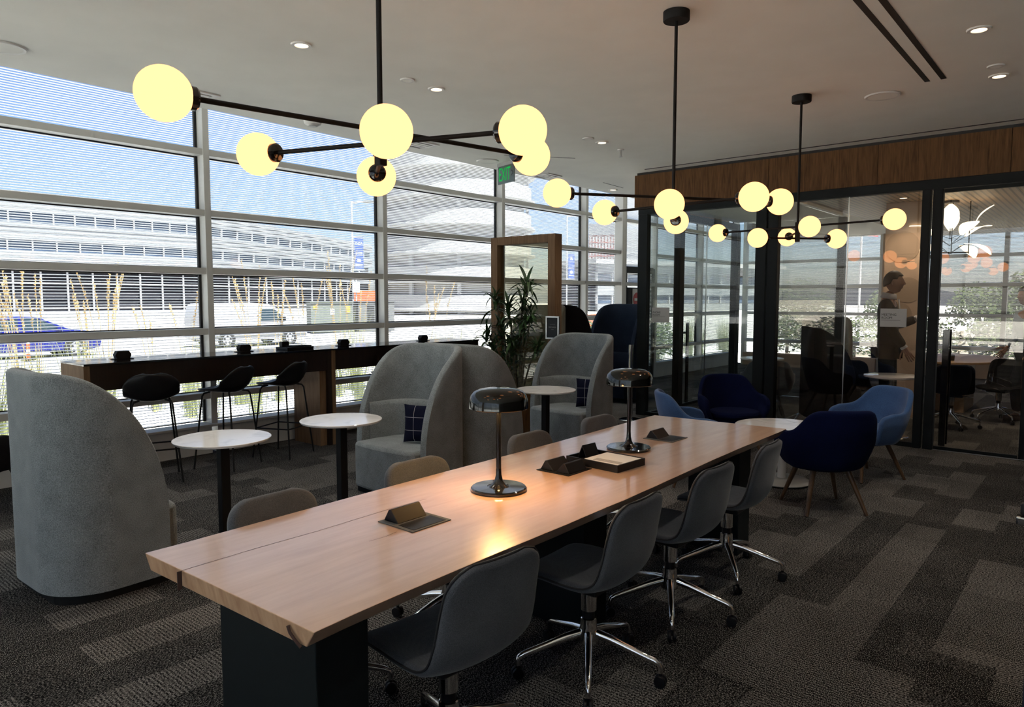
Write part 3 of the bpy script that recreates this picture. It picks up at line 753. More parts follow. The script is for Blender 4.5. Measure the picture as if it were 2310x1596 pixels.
# ================================================================== LONG TABLE
TZ = 0.74
tb = empty('long_table', (0, 0, 0), label='long live-edge maple communal table on black panel legs', cat='table')
random.seed(3)
def edge(p, q, n, amp):
    out = []
    for i in range(n):
        f = i / n
        nx, ny = -(q[1] - p[1]), q[0] - p[0]; l = math.hypot(nx, ny)
        a = amp * math.sin(f * 9 + p[0]) * (0.5 + random.random() * 0.5) if 0 < i else 0
        out.append((p[0] + (q[0] - p[0]) * f + nx / l * a, p[1] + (q[1] - p[1]) * f + ny / l * a))
    return out
cA, cB, cC, cD = (0.985, 2.47), (1.02, 1.535), (4.66, 2.565), (4.73, 1.62)
top = edge(cA, cB, 1, 0) + edge(cB, cD, 26, 0.010) + edge(cD, cC, 1, 0) + edge(cC, cA, 26, 0.006)
nT = len(top)
low = [(x + (0.012 if x < 1.1 else -0.012 if x > 4.5 else 0), y + (0.055 if y < 1.75 else -0.012)) for x, y in top]
mb = MB()
mb.add([(x, y, TZ) for x, y in top] + [(x, y, TZ - 0.062) for x, y in low], [tuple(range(nT)), tuple(reversed(range(nT, 2 * nT)))] + [(i, (i + 1) % nT, nT + (i + 1) % nT, nT + i) for i in range(nT)])
tt = mb.build('tabletop', 'maple', tb, bevel=0.003)
tt.data.materials.append(M['maple_end'])
for p in tt.data.polygons:
    if p.normal.x < -0.8: p.material_index = 1
# resin seam and cracks, inlaid flush
def seam(pts, wd, z=TZ + 0.0006):
    mb = MB()
    for (a, b) in zip(pts[:-1], pts[1:]):
        d = Vector((b[0] - a[0], b[1] - a[1])); n = Vector((-d.y, d.x)).normalized() * wd
        mb.add([(a[0] - n.x, a[1] - n.y, z), (b[0] - n.x, b[1] - n.y, z), (b[0] + n.x, b[1] + n.y, z), (a[0] + n.x, a[1] + n.y, z)], [(0, 1, 2, 3)])
    mb.build('seam', 'crack', tt)
seam([(0.99, 2.215), (1.25, 2.222), (1.5, 2.216), (1.85, 2.228), (2.05, 2.222)], 0.0011)
seam([(1.55, 1.98), (1.62, 1.975), (1.68, 1.985)], 0.0009)
MB().box(0.978, 0.992, 2.213, 2.2175, TZ - 0.06, TZ).build('end_split', 'crack', tt)
MB().tube([(1.012, 1.645, TZ - 0.012), (1.014, 1.638, TZ - 0.03), (1.018, 1.622, TZ - 0.046), (1.022, 1.60, TZ - 0.062)], 0.0045, 8).build('end_notch', 'crack', tt, 60)
for x0, x1, y0, y1 in ((1.08, 1.26, 1.62, 2.15), (2.72, 2.92, 1.86, 2.26), (4.20, 4.38, 1.72, 2.06)):
    MB().box(x0, x1, y0, y1, 0.0, TZ - 0.063).build('panel_leg', 'black_frame', tb, bevel=0.004)
MB().box(1.26, 4.20, 1.98, 2.10, 0.58, TZ - 0.063).build('stretcher', 'black_frame', tb)

# ---- table lamps
def table_lamp(x, y, lit, lab):
    t = empty('table_lamp', (x, y, TZ), label=lab, cat='lamp', group='mushroom table lamps')
    MB().lathe([(0.120, 0.0005), (0.126, 0.004), (0.126, 0.012), (0.121, 0.017), (0.052, 0.0185), (0.050, 0.0165), (0.046, 0.0165), (0.044, 0.019), (0.030, 0.028), (0.019, 0.045), (0.013, 0.07), (0.0115, 0.10)], 48).build('base', 'black_gloss', t, 35)
    MB().cyl((0, 0), 0.0115, 0.098, 0.39, 20).build('stem', 'black_gloss', t, 35)
    MB().lathe([(0.123, 0.372), (0.130, 0.372), (0.1335, 0.376), (0.1325, 0.405), (0.126, 0.430), (0.110, 0.448), (0.085, 0.459), (0.045, 0.465), (0.001, 0.467)], 56, cap=False).lathe([(0.123, 0.372), (0.122, 0.405), (0.112, 0.430), (0.085, 0.445), (0.001, 0.452)], 56, cap=False).build('shade', 'lamp_metal', t, 35)
    for q in (0, 1):
        MB().sphere((0.04 * math.cos(2.6 + q * PI), 0.04 * math.sin(2.6 + q * PI), 0.412), 0.018, 14, 8).build('bulb', 'bulb' if lit else 'white_plastic', t, 60)
    if lit:
        ld = bpy.data.lights.new('lamp_light', 'POINT'); ld.energy = 5.5; ld.color = (1.0, 0.55, 0.20); ld.shadow_soft_size = 0.05
        lo = bpy.data.objects.new('light', ld); COL.objects.link(lo); lo.parent = t; lo.location = (0, 0, 0.385)
table_lamp(2.36, 2.08, True, 'lit dark chrome mushroom lamp glowing warm on the table')
table_lamp(3.50, 2.09, False, 'unlit dark chrome mushroom lamp behind the paper tray')

# ---- power boxes set in the table
def power_box(x, y, both, lab):
    t = empty('power_box', (x, y, TZ), label=lab, cat='power outlet', group='flip-top power boxes in the table')
    MB().box(-0.10, 0.10, -0.10, 0.10, 0.0008, 0.0035).build('frame', 'util_dark' if not both else 'black_matte', t)
    MB().box(-0.082, 0.082, -0.088, 0.0, 0.0036, 0.0048).build('flap', 'black_plastic', t)
    tri = [(-0.042, 0.0), (0.042, 0.0), (0.014, 0.046), (0.002, 0.048)]
    def tent(cy, fl):
        mt_ = Matrix.Translation((0, cy, 0.0036)) @ Matrix.Rotation(PI / 2, 4, 'Z') @ Matrix.Rotation(PI / 2, 4, 'X')
        o = MB().prism([(fl * a, b) for a, b in tri], -0.075, 0.075, mt_).build('socket_block', 'black_plastic', t, bevel=0.003)
        for q in range(4):
            MB().box(-0.008, 0.008, -0.0015, 0.0015, 0, 0.022, Matrix.Translation((-0.05 + q * 0.033, cy + 0.031 * fl, 0.016)) @ Matrix.Rotation(R(32) * fl, 4, 'X')).build('socket_slot', 'black_matte', o)
    tent(0.052, 1)
    if both: tent(-0.045, -1)
power_box(1.81, 2.03, False, 'flush power box with flap up at the bare table end')
power_box(2.86, 2.08, True, 'flush power box with both flaps up beside the paper tray')
power_box(3.92, 2.08, False, 'flush power box with flap up behind the unlit lamp')

# ---- paper tray
t = empty('paper_tray', (3.10, 1.99, TZ), R(-4), label='black tray holding white leaflets on the long table', cat='tray')
MB().box(-0.12, 0.12, -0.165, 0.165, 0.0005, 0.008).build('tray_floor', 'black_plastic', t)
for bx in ((-0.12, -0.112, -0.165, 0.165), (0.112, 0.12, -0.165, 0.165), (-0.112, 0.112, -0.165, -0.157), (-0.112, 0.112, 0.157, 0.165)):
    MB().box(*bx, 0.008, 0.038).build('tray_wall', 'black_plastic', t)
for i in range(3):
    o = MB().box(-0.105, 0.105, -0.15, 0.075, 0, 0.0045).build('leaflet', 'paper', None, bevel=0.001)
    o.location = (3.10 + 0.003 * i, 1.985 - 0.002 * i, TZ + 0.0165 + 0.0068 * i); o.rotation_euler = (0, 0, R(-4 + i))
    tag(o, ('white leaflet at the bottom of the stack in the paper tray', 'white leaflet in the middle of the stack in the paper tray', 'printed white leaflet on top of the stack in the paper tray')[i], 'paper', 'leaflets in the tray')
    if i == 2:
        for q in range(4):
            MB().box(-0.09, -0.082, -0.14 + q * 0.005, 0.03, 0.0046, 0.0049).build('print_line', 'print_grey', o).location = (0.012 * q, 0, 0)
t = empty('tent_card', (3.13, 2.115, TZ + 0.0088), R(-4), label='small black folded tent card standing in the paper tray', cat='card')
MB().prism([(-0.035, 0.0), (-0.031, 0.0), (0.0, 0.069), (0.031, 0.0), (0.035, 0.0), (0.001, 0.076), (-0.001, 0.076)], -0.055, 0.055, Matrix.Rotation(PI / 2, 4, 'Z') @ Matrix.Rotation(PI / 2, 4, 'X')).build('card', 'black_plastic', t)

# ================================================================== TASK CHAIRS
def catmull(P, n):
    out = []
    m = len(P)
    for i in range(n):
        f = i / (n - 1) * (m - 1); k = min(int(f), m - 2); u = f - k
        p0, p1, p2, p3 = P[max(0, k - 1)], P[k], P[k + 1], P[min(m - 1, k + 2)]
        out.append(tuple(0.5 * ((2 * b) + (-a + c) * u + (2 * a - 5 * b + 4 * c - d) * u * u + (-a + 3 * b - 3 * c + d) * u ** 3) for a, b, c, d in zip(p0, p1, p2, p3)))
    return out
def shell(P, nv=26, nu=13, r0=0.06, r1=0.07):
    """P: (y, z, halfwidth, edge_curl_normal) profile front -> back top; returns grid points rows"""
    S = catmull(P, nv)
    L_ = [0]
    for a, b in zip(S[:-1], S[1:]): L_.append(L_[-1] + math.hypot(b[0] - a[0], b[1] - a[1]))
    T = L_[-1]; rows = []
    for j, (y, z, wd, curl) in enumerate(S):
        d0, d1 = L_[j], T - L_[j]
        k = 1.0
        if d0 < r0: k = (wd - r0 + math.sqrt(max(0, r0 * r0 - (r0 - d0) ** 2))) / wd
        if d1 < r1: k = min(k, (wd - r1 + math.sqrt(max(0, r1 * r1 - (r1 - d1) ** 2))) / wd)
        a = S[max(0, j - 1)]; b = S[min(nv - 1, j + 1)]
        ty, tz = b[0] - a[0], b[1] - a[1]; l = math.hypot(ty, tz) or 1
        ny, nz = -tz / l, ty / l          # normal, to the sitter's side
        if ny < 0 and nz < 0: ny, nz = -ny, -nz
        row = []
        for i in range(nu):
            u = -1 + 2 * i / (nu - 1)
            c = curl * abs(u) ** 2.4
            # sitter side is +y for the back, +z for the seat
            row.append((u * wd * k, y + c * abs(ty * 0 + tz / l), z + c * abs(ty / l)))
        rows.append(row)
    return rows
def shell_obj(name, P, mt_, parent, thick, **kw):
    rows = shell(P, **kw); nv, nu = len(rows), len(rows[0])
    mb = MB(); mb.add([p for r in rows for p in r], [(j * nu + i, j * nu + i + 1, (j + 1) * nu + i + 1, (j + 1) * nu + i) for j in range(nv - 1) for i in range(nu - 1)])
    o = mb.build(name, mt_, parent, smooth=80, solid=(thick, 0.0), subsurf=1)
    rim = [r[0] for r in rows] + rows[-1][1:-1] + [r[-1] for r in reversed(rows)] + list(reversed(rows[0][1:-1]))
    return o, rim
CH_P = [(0.235, 0.425, 0.200, 0.000), (0.205, 0.447, 0.212, 0.006), (0.10, 0.446, 0.220, 0.014), (-0.03, 0.433, 0.222, 0.022), (-0.12, 0.434, 0.222, 0.030), (-0.185, 0.470, 0.220, 0.036),
        (-0.215, 0.55, 0.216, 0.032), (-0.228, 0.65, 0.210, 0.024), (-0.240, 0.74, 0.204, 0.014), (-0.256, 0.802, 0.196, 0.008)]
def task_chair(fab, lab, thick=0.034, pipe=True):
    t = empty('task_chair', (0, 0, 0), label=lab, cat='chair', group='task chairs at the long table')
    o, rim = shell_obj('upholstered_shell', CH_P, fab, t, thick, r1=0.085, r0=0.07)
    if pipe: MB().tube(rim, 0.0042, 6, closed=True).build('piping', 'piping', o, 60)
    MB().box(-0.11, 0.11, -0.10, 0.12, 0.385, 0.412).build('seat_plate', 'black_plastic', t, bevel=0.006)
    MB().lathe([(0.034, 0.275), (0.034, 0.392)], 24).build('column_sleeve', 'chrome', t, 35)
    MB().lathe([(0.026, 0.235), (0.026, 0.277)], 24).build('gas_lift', 'black_plastic', t, 35)
    MB().lathe([(0.020, 0.125), (0.044, 0.135), (0.046, 0.165), (0.036, 0.205), (0.034, 0.238), (0.030, 0.241)], 28).build('hub', 'chrome', t, 35)
    MB().tube([(0.05, 0.02, 0.39), (0.18, 0.03, 0.385), (0.24, 0.03, 0.375)], 0.005, 8).build('lever', 'chrome', t, 60)
    for k in range(5):
        a = R(-90 + 72 * k + 14)
        c, s = math.cos(a), math.sin(a)
        P = [(0.03 * c, 0.03 * s, 0.175), (0.10 * c, 0.10 * s, 0.160), (0.20 * c, 0.20 * s, 0.130), (0.285 * c, 0.285 * s, 0.106), (0.305 * c, 0.305 * s, 0.096), (0.312 * c, 0.312 * s, 0.078), (0.312 * c, 0.312 * s, 0.060)]
        lg = MB().tube(P, lambda f: 0.019 - 0.008 * min(1, f * 1.5), 12).build('leg', 'chrome', t, 60)
        cs = MB()
        for q in (-0.012, 0.012):
            cs.lathe([(0.012, -0.008), (0.024, -0.008), (0.0255, -0.003), (0.0255, 0.004), (0.022, 0.008), (0.010, 0.008)], 16, mtx=Matrix.Translation((0.312 * c - q * s, 0.312 * s + q * c, 0.0262)) @ Matrix.Rotation(a, 4, 'Z') @ Matrix.Rotation(PI / 2, 4, 'X'))
        cs.cyl((0.312 * c, 0.312 * s), 0.008, 0.03, 0.064, 10)
        cs.build('caster', 'black_plastic', lg, 40)
    return t
random.seed(5)
c0 = task_chair('chair_fab', 'charcoal task chair on chrome star base at the near end of the table side')
c0.location = (1.63, 1.665, 0); c0.rotation_euler = (0, 0, R(-4))
dup(c0, (2.46, 1.655, 0), R(2), 'charcoal task chair on chrome star base facing the lit lamp')
dup(c0, (3.20, 1.66, 0), R(-2), 'charcoal task chair on chrome star base facing the unlit lamp')
dup(c0, (3.90, 1.665, 0), R(3), 'charcoal task chair on chrome star base next to the blue armchairs')
w0 = task_chair('chair_warm', 'warm grey task chair tucked under the window side beside the bare table end', 0.048, False)
w0.location = (1.55, 2.36, 0); w0.rotation_euler = (0, 0, PI + R(2))
dup(w0, (2.34, 2.38, 0), PI + R(-2), 'warm grey task chair tucked under the window side beside the lit lamp')
dup(w0, (3.27, 2.40, 0), PI + R(1), 'warm grey task chair tucked under the window side behind the paper tray')
dup(w0, (4.04, 2.42, 0), PI + R(-1), 'warm grey task chair tucked under the window side past the unlit lamp')

# ================================================================== ROUND MARBLE TABLES
def round_table(x, y, z, r, lab, grp):
    t = empty('round_table', (x, y, 0), label=lab, cat='table', group=grp)
    MB().lathe([(r - 0.030, z - 0.022), (r - 0.006, z - 0.016), (r, z - 0.006), (r, z - 0.002), (r - 0.003, z)], 64).build('tabletop', 'marble', t, 30)
    MB().box(-0.030, 0.030, -0.030, 0.030, 0.012, z - 0.02).build('column', 'black_matte', t, bevel=0.004)
    MB().lathe([(r * 0.72, 0.001), (r * 0.72, 0.008), (r * 0.68, 0.013)], 48).build('base', 'black_matte', t, 30)
    return t
G = 'round marble tables between the pods'
round_table(2.21, 4.29, 0.72, 0.295, 'round white marble table beside the pod seen from behind', G)
round_table(3.12, 4.29, 0.72, 0.295, 'round white marble table in front of the pod with the pillow', G)
round_table(5.46, 4.20, 0.72, 0.295, 'round veined marble table between the back-to-back pods and the far grey pod', G)

# ================================================================== POD CHAIRS
def pod(name, H, D, W, fab, lab, cat='pod chair', grp=None, z0=0.40, seat=True, thick=0.065):
    t = empty(name, (0, 0, 0), label=lab, cat=cat, group=grp)
    DS = D; D = D - 0.09          # arms stop short of the seat front
    r = min(0.30, W * 0.34); hw = W / 2
    path = []
    n1 = 12
    for i in range(n1): # front -> back on -y side, finer near the front
        f = math.sin(PI / 2 * i / n1)
        path.append((D - (1 - math.cos(PI / 2 * i / n1)) * (D - r), -hw))
    for i in range(11):
        a = PI + PI / 2 - (PI / 2) * i / 10
        path.append((r + r * math.cos(a), -hw + r + r * math.sin(a)))
    for i in range(1, 6): path.append((0.0, -hw + r + (2 * hw - 2 * r) * i / 6))
    path += [(x, -y) for x, y in reversed(path[:n1 + 11])]
    def hz(x): return z0 + (H - z0) * math.sqrt(max(0.0, 1 - (x / (D + 0.002)) ** 2)) ** 1.0
    nu = len(path); nv = 14
    mb = MB(); vs_ = []
    for j in range(nv):
        for (x, y) in path:
            vs_.append((x, y, 0.055 + (hz(x) - 0.055) * j / (nv - 1)))
    mb.add(vs_, [(j * nu + i, j * nu + i + 1, (j + 1) * nu + i + 1, (j + 1) * nu + i) for j in range(nv - 1) for i in range(nu - 1)])
    # explicit inner skin so that the wall has a rounded rim
    def off(i, d):
        a = path[max(0, i - 1)]; b = path[min(nu - 1, i + 1)]
        tx, ty = b[0] - a[0], b[1] - a[1]; l = math.hypot(tx, ty)
        return (path[i][0] - ty / l * -d, path[i][1] + tx / l * -d) if False else (path[i][0] + ty / l * d, path[i][1] - tx / l * d)
    # inward = towards the centre line
    tst = off(nu // 2, thick); sg_ = 1 if tst[0] > path[nu // 2][0] else -1
    cols = []
    for i in range(nu):
        p = path[i]; zt = hz(p[0])
        q = lambda d: off(i, sg_ * d)
        col_ = [(*p, 0.055)] + [(*p, 0.055 + (zt - 0.02 - 0.055) * k / 8) for k in range(1, 9)]
        col_ += [(*q(thick * 0.12), zt - 0.006), (*q(thick * 0.35), zt), (*q(thick * 0.65), zt), (*q(thick * 0.88), zt - 0.006)]
        col_ += [(*q(thick), 0.055 + (zt - 0.02 - 0.055) * k / 8) for k in range(8, -1, -1)]
        cols.append(col_)
    m_ = len(cols[0]); mb = MB()
    mb.add([v for c in cols for v in c], [(i * m_ + k, (i + 1) * m_ + k, (i + 1) * m_ + k + 1, i * m_ + k + 1) for i in range(nu - 1) for k in range(m_ - 1)] + [tuple(range(m_)), tuple(reversed(range((nu - 1) * m_, nu * m_)))])
    mb.build('shell', fab, t, smooth=50)
    inner = [off(i, sg_ * (thick + 0.002)) for i in range(nu)]
    if seat:
        poly = inner[2:-2]
        a, b = poly[0], poly[-1]
        front = [(DS - 0.01 + 0.035 * math.sin(PI * k / 8), b[1] + (a[1] - b[1]) * k / 8) for k in range(0, 9)]
        MB().prism(poly + front, 0.055, 0.43).build('seat', fab, t, smooth=35, bevel=0.028)
        ii = [k for k in range(nu) if inner[k][0] < D * 0.86]
        inn2 = [off(k, sg_ * (thick + 0.003)) for k in ii]; inn3 = [off(k, sg_ * (thick + 0.060)) for k in ii]
        n_ = len(ii); mb = MB(); vs_ = []; m2 = 6
        for k in range(n_):
            e = min(1.0, min(k, n_ - 1 - k) / 9.0)
            zt = min(0.735, hz(path[ii[k]][0]) - 0.02)
            px_ = inn2[k]; g_ = 0.18 + 0.82 * math.sin(PI / 2 * e); qx = (inn2[k][0] + (inn3[k][0] - inn2[k][0]) * g_, inn2[k][1] + (inn3[k][1] - inn2[k][1]) * g_)
            vs_ += [(*px_, 0.42), (*px_, zt), ((px_[0] + qx[0]) / 2, (px_[1] + qx[1]) / 2, zt - 0.004), (*qx, zt - 0.035), (*qx, 0.55), (*qx, 0.42)]
        mb.add(vs_, [(k * m2 + q, (k + 1) * m2 + q, (k + 1) * m2 + q + 1, k * m2 + q + 1) for k in range(n_ - 1) for q in range(m2 - 1)] + [tuple(range(m2)), tuple(reversed(range((n_ - 1) * m2, n_ * m2)))])
        mb.build('back_cushion', fab, t, smooth=60)
    pl = [(0.05 + (x - 0.05) * 1.0, y * 0.93) for x, y in path]
    MB().prism([(max(0.04, DS - 0.06 if x > D - 0.02 else x), y * 0.90) for x, y in path], 0.0, 0.0545).build('plinth', 'black_matte', t)
    return t
PG = 'grey high-backed pod chairs'
p0 = pod('pod_chair', 1.22, 0.66, 0.85, 'pod', 'light grey pod chair seen from behind beside the near round table', grp=PG)
p0.location = (1.15, 4.40, 0); p0.rotation_euler = (0, 0, R(2))
dup(p0, (4.215, 4.375, 0), PI, 'grey pod chair open to view with plaid pillow beside two round tables')
dup(p0, (4.23, 4.365, 0), 0.0, 'grey pod chair placed back to back behind the pod with the near pillow')
dup(p0, (6.62, 4.43, 0), PI + R(-4), 'grey pod chair with plaid pillow beside the sign stand')
def pillow(x, y, z, rz, tilt, lab):
    n = 15
    mb = MB()
    def fz(u, v, s): return s * 0.058 * ((1 - abs(u) ** 2.6) * (1 - abs(v) ** 2.6)) ** 0.55
    for s in (1, -1):
        mb.grid(lambda a, b, s=s: (lambda u, v: ((0.155 * u * (1 - 0.07 * (1 - v * v))), fz(u, v, s), 0.155 * v * (1 - 0.07 * (1 - u * u))))(-1 + 2 * a, -1 + 2 * b), n, n, flip=s < 0)
    o = mb.build('pillow', 'plaid', None, 60)
    o.location = (x, y, z); o.rotation_euler = (tilt, 0, rz)
    tag(o, lab, 'pillow', 'navy plaid pillows')
pillow(3.865, 4.235, 0.592, R(-62), R(-6), 'navy plaid pillow leaning in the back-to-back pod facing the tables')
pillow(6.32, 4.255, 0.592, R(-62), R(-6), 'navy plaid pillow leaning in the far grey pod by the sign stand')
# taller pods by the window
TG = 'tall pods by the window aisle'
pt = pod('tall_pod', 1.52, 0.62, 0.80, 'tan_fab', 'tall tan pod standing behind the wood framed screen', grp=TG, seat=True)
pt.location = (7.92, 6.02, 0); pt.rotation_euler = (0, 0, PI)
pk = pod('tall_pod', 1.52, 0.62, 0.80, 'black_fab', 'tall black pod back to back with the tan pod', grp=TG, seat=True)
pk.location = (7.95, 6.00, 0)
pn = pod('tall_pod', 1.52, 0.68, 0.85, 'deep_navy', 'tall dark navy pod in front of the exit door', grp=TG, seat=True)
pn.location = (10.02, 6.02, 0); pn.rotation_euler = (0, 0, PI)

# ================================================================== WINDOW COUNTER AND STOOLS
BZ = 1.06
def counter(x0, x1, lab, grp, endr):
    t = empty('window_counter', (0, 0, 0), label=lab, cat='counter', group=grp)
    MB().box(x0, x1, 6.47, 7.03, BZ - 0.018, BZ).build('worktop', 'black_gloss', t, bevel=0.002)
    MB().box(x0 + 0.05, x1 - 0.05, 6.49, 6.52, BZ - 0.235, BZ - 0.019).build('apron', 'walnut_shaded', t)
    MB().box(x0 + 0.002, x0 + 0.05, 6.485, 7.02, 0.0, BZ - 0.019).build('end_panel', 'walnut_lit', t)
    MB().box(x1 - 0.05, x1 - 0.002, 6.485, 7.02, 0.0, BZ - 0.019).build('end_panel', 'walnut_shaded', t)
    MB().box(x1 - 0.13, x1 - 0.05, 6.52, 7.02, 0.0, BZ - 0.019).build('cable_box', 'walnut_lit', t)
    return t
counter(2.16, 4.60, 'long black topped walnut counter at the near end of the windows', 'window counters', 0)
counter(4.605, 6.95, 'black topped walnut counter continuing towards the plant', 'window counters', 0)
def counter_power(x, y, rz, lab):
    t = empty('counter_socket', (x, y, BZ), rz, label=lab, cat='power outlet', group='sockets on the window counter')
    MB().prism([(-0.055, 0.004), (0.055, 0.004), (0.070, 0.040), (0.050, 0.075), (-0.050, 0.075), (-0.070, 0.040)], -0.03, 0.03, Matrix.Rotation(PI / 2, 4, 'X')).build('body', 'black_plastic', t, bevel=0.003)
    MB().box(-0.085, 0.085, -0.04, 0.04, 0.0005, 0.006).build('flange', 'black_matte', t)
for x, lab in ((2.58, 'black socket block on the counter above the single stool'), (3.75, 'black socket block on the counter by the book tray'), (4.98, 'black socket block on the counter past the middle panel'), (6.22, 'black socket block on the counter near the plant')):
    counter_power(x, 6.78, R(random.uniform(-8, 8)), lab)
t = empty('book_tray', (4.32, 6.74, BZ), R(4), label='flat black tray with folder lying on the window counter', cat='tray')
MB().box(-0.17, 0.17, -0.10, 0.10, 0.0005, 0.028).build('tray', 'black_plastic', t, bevel=0.003)
MB().box(-0.10, 0.15, -0.085, 0.085, 0.0285, 0.040).build('folder', 'black_matte', t, bevel=0.002)
MB().box(-0.15, -0.06, 0.02, 0.07, 0.0285, 0.085).build('card_holder', 'black_plastic', t, bevel=0.002)
ST_P = [(0.215, 0.728, 0.165, 0.0), (0.185, 0.748, 0.190, 0.006), (0.08, 0.742, 0.215, 0.020), (-0.03, 0.728, 0.222, 0.045), (-0.115, 0.732, 0.224, 0.085), (-0.175, 0.775, 0.224, 0.105), (-0.205, 0.840, 0.224, 0.080), (-0.222, 0.905, 0.222, 0.050), (-0.232, 0.965, 0.215, 0.030)]
def stool(lab):
    t = empty('bar_stool', (0, 0, 0), label=lab, cat='bar stool', group='black bar stools at the window counter')
    o, rim = shell_obj('seat_shell', ST_P, 'black_plastic', t, 0.022, r0=0.09, r1=0.155)
    for sx in (-1, 1):
        for sy in (-1, 1):
            P = [(sx * 0.10, sy * 0.10, 0.728), (sx * 0.145, sy * 0.135, 0.716), (sx * 0.155, sy * 0.15, 0.69), (sx * 0.215, sy * 0.215, 0.004)]
            MB().tube(P, 0.0085, 10).build('leg', 'black_matte', t, 60)
    q = 0.188
    MB().tube([(-q, -q, 0.30), (q, -q, 0.30), (q, q, 0.30), (-q, q, 0.30)], 0.007, 8, closed=True).build('footrest', 'black_matte', t, 60)
    return t
s0 = stool('black bar stool seen straight from behind at the counter end')
s0.location = (2.66, 6.40, 0); s0.rotation_euler = (0, 0, R(-20))
dup(s0, (3.36, 6.42, 0), R(26), 'black bar stool turned sideways, the one further from the middle wood panel')
dup(s0, (3.98, 6.46, 0), R(24), 'black bar stool turned sideways beside the middle wood panel')
dup(s0, (5.42, 6.44, 0), R(24), 'black bar stool turned sideways behind the grey pod chair')

# ================================================================== ARMCHAIRS
def armchair(name, fab, fab2, legmat, lab, grp=None, thin=False, cat='armchair'):
    t = empty(name, (0, 0, 0), label=lab, cat=cat, group=grp)
    # U path: angle from -132 (right arm tip) through the back to +132; faces +y
    nu, nv = 41, 12
    def pt(u, v):
        a = (-1 + 2 * u)           # -1..1 around
        ang = a * R(128)
        rx, ry = 0.335, 0.30
        x = rx * math.sin(ang); y = -ry * math.cos(ang)
        if abs(a) > 0.62:          # arms run forward
            e = (abs(a) - 0.62) / 0.38
            x0 = math.copysign(rx * math.sin(R(128) * 0.62), a); y0 = -ry * math.cos(R(128) * 0.62)
            x = x0 * (1 - 0.05 * e); y = y0 + 0.20 * e
        s_ = 1 / (1 + math.exp((abs(a) - 0.40) * 22))
        zt = 0.615 + 0.19 * s_ - 0.035 * max(0, abs(a) - 0.75) / 0.25
        if abs(a) > 0.93: zt -= 0.05 * ((abs(a) - 0.93) / 0.07) ** 2
        z = 0.335 + (zt - 0.335) * v
        k = 0.70 + 0.30 * min(1.0, v * 1.5) ** 0.6 + 0.05 * v * s_
        return (x * k, y * k - (0.0 if v < 0.5 else (v - 0.5) * 0.06 * s_), z)
    mb = MB(); mb.grid(pt, nu, nv)
    mb.build('shell', fab, t, smooth=80, solid=(0.045, 0.0), subsurf=1)
    # bowl closing the shell underneath, and the cushion
    bowl = [(0.235 * math.sin(2 * PI * k / 28), 0.02 + 0.215 * math.cos(2 * PI * k / 28)) for k in range(28)]
    MB().prism([(x, y) for x, y in bowl], 0.315, 0.40).build('seat_base', fab, t, smooth=50, bevel=0.03)
    cu = [(0.255 * math.sin(2 * PI * k / 32) * (1 if True else 1), 0.03 + 0.245 * math.cos(2 * PI * k / 32)) for k in range(32)]
    MB().prism(cu, 0.401, 0.465).build('seat_cushion', fab2, t, smooth=50, bevel=0.025)
    for sx in (-1, 1):
        for sy in (-1, 1):
            if thin: MB().tube([(sx * 0.15, 0.02 + sy * 0.14, 0.325), (sx * 0.27, 0.0 + sy * 0.26, 0.003)], 0.009, 10).build('leg', legmat, t, 60)
            else: MB().tube([(sx * 0.13, 0.02 + sy * 0.13, 0.325), (sx * 0.225, 0.0 + sy * 0.23, 0.002)], 0.022, 14, r1=0.013).build('leg', legmat, t, 60)
    return t
cx, cy = 6.18, 2.15
AG = 'blue armchairs around the low round table'
def face(o, x, y, tx=cx, ty=cy):
    o.location = (x, y, 0); o.rotation_euler = (0, 0, math.atan2(ty - y, tx - x) - PI / 2)
face(armchair('armchair', 'navy', 'navy', 'leg_wood', 'dark navy armchair with wooden legs, its back to the long table chairs', AG), 5.62, 1.64)
face(armchair('armchair', 'blue', 'blue', 'leg_wood', 'lighter blue armchair with dark legs beside the meeting room post', AG), 6.90, 1.66)
face(armchair('armchair', 'navy', 'navy', 'leg_wood', 'dark navy armchair facing the long table, backed by the phone room glass', AG), 6.98, 2.94)
face(armchair('armchair', 'blue', 'blue', 'leg_wood', 'lighter blue armchair just past the window side table corner', AG), 5.72, 2.74)
t = empty('low_table', (cx, cy, 0), label='low round white marble table among the blue armchairs', cat='table')
MB().lathe([(0.375, 0.478), (0.40, 0.486), (0.40, 0.497), (0.397, 0.50)], 56).build('tabletop', 'marble', t, 30)
MB().cyl((0, 0), 0.035, 0.03, 0.48, 24).build('column', 'white_plastic', t, 30)
MB().lathe([(0.24, 0.012), (0.245, 0.02), (0.22, 0.034), (0.05, 0.045)], 48).build('base', 'grey_plastic', t, 30)
for a in range(3): MB().cyl((0.2 * math.cos(a * 2.1), 0.2 * math.sin(a * 2.1)), 0.014, 0.0, 0.013, 12).build('foot', 'black_plastic', t)
bc = armchair('lounge_chair', 'black_fab', 'black_fab', 'black_matte', 'black lounge chair by the window sill behind the light grey pod', thin=True, cat='chair')
bc.location = (1.37, 6.42, 0); bc.rotation_euler = (0, 0, R(-70))

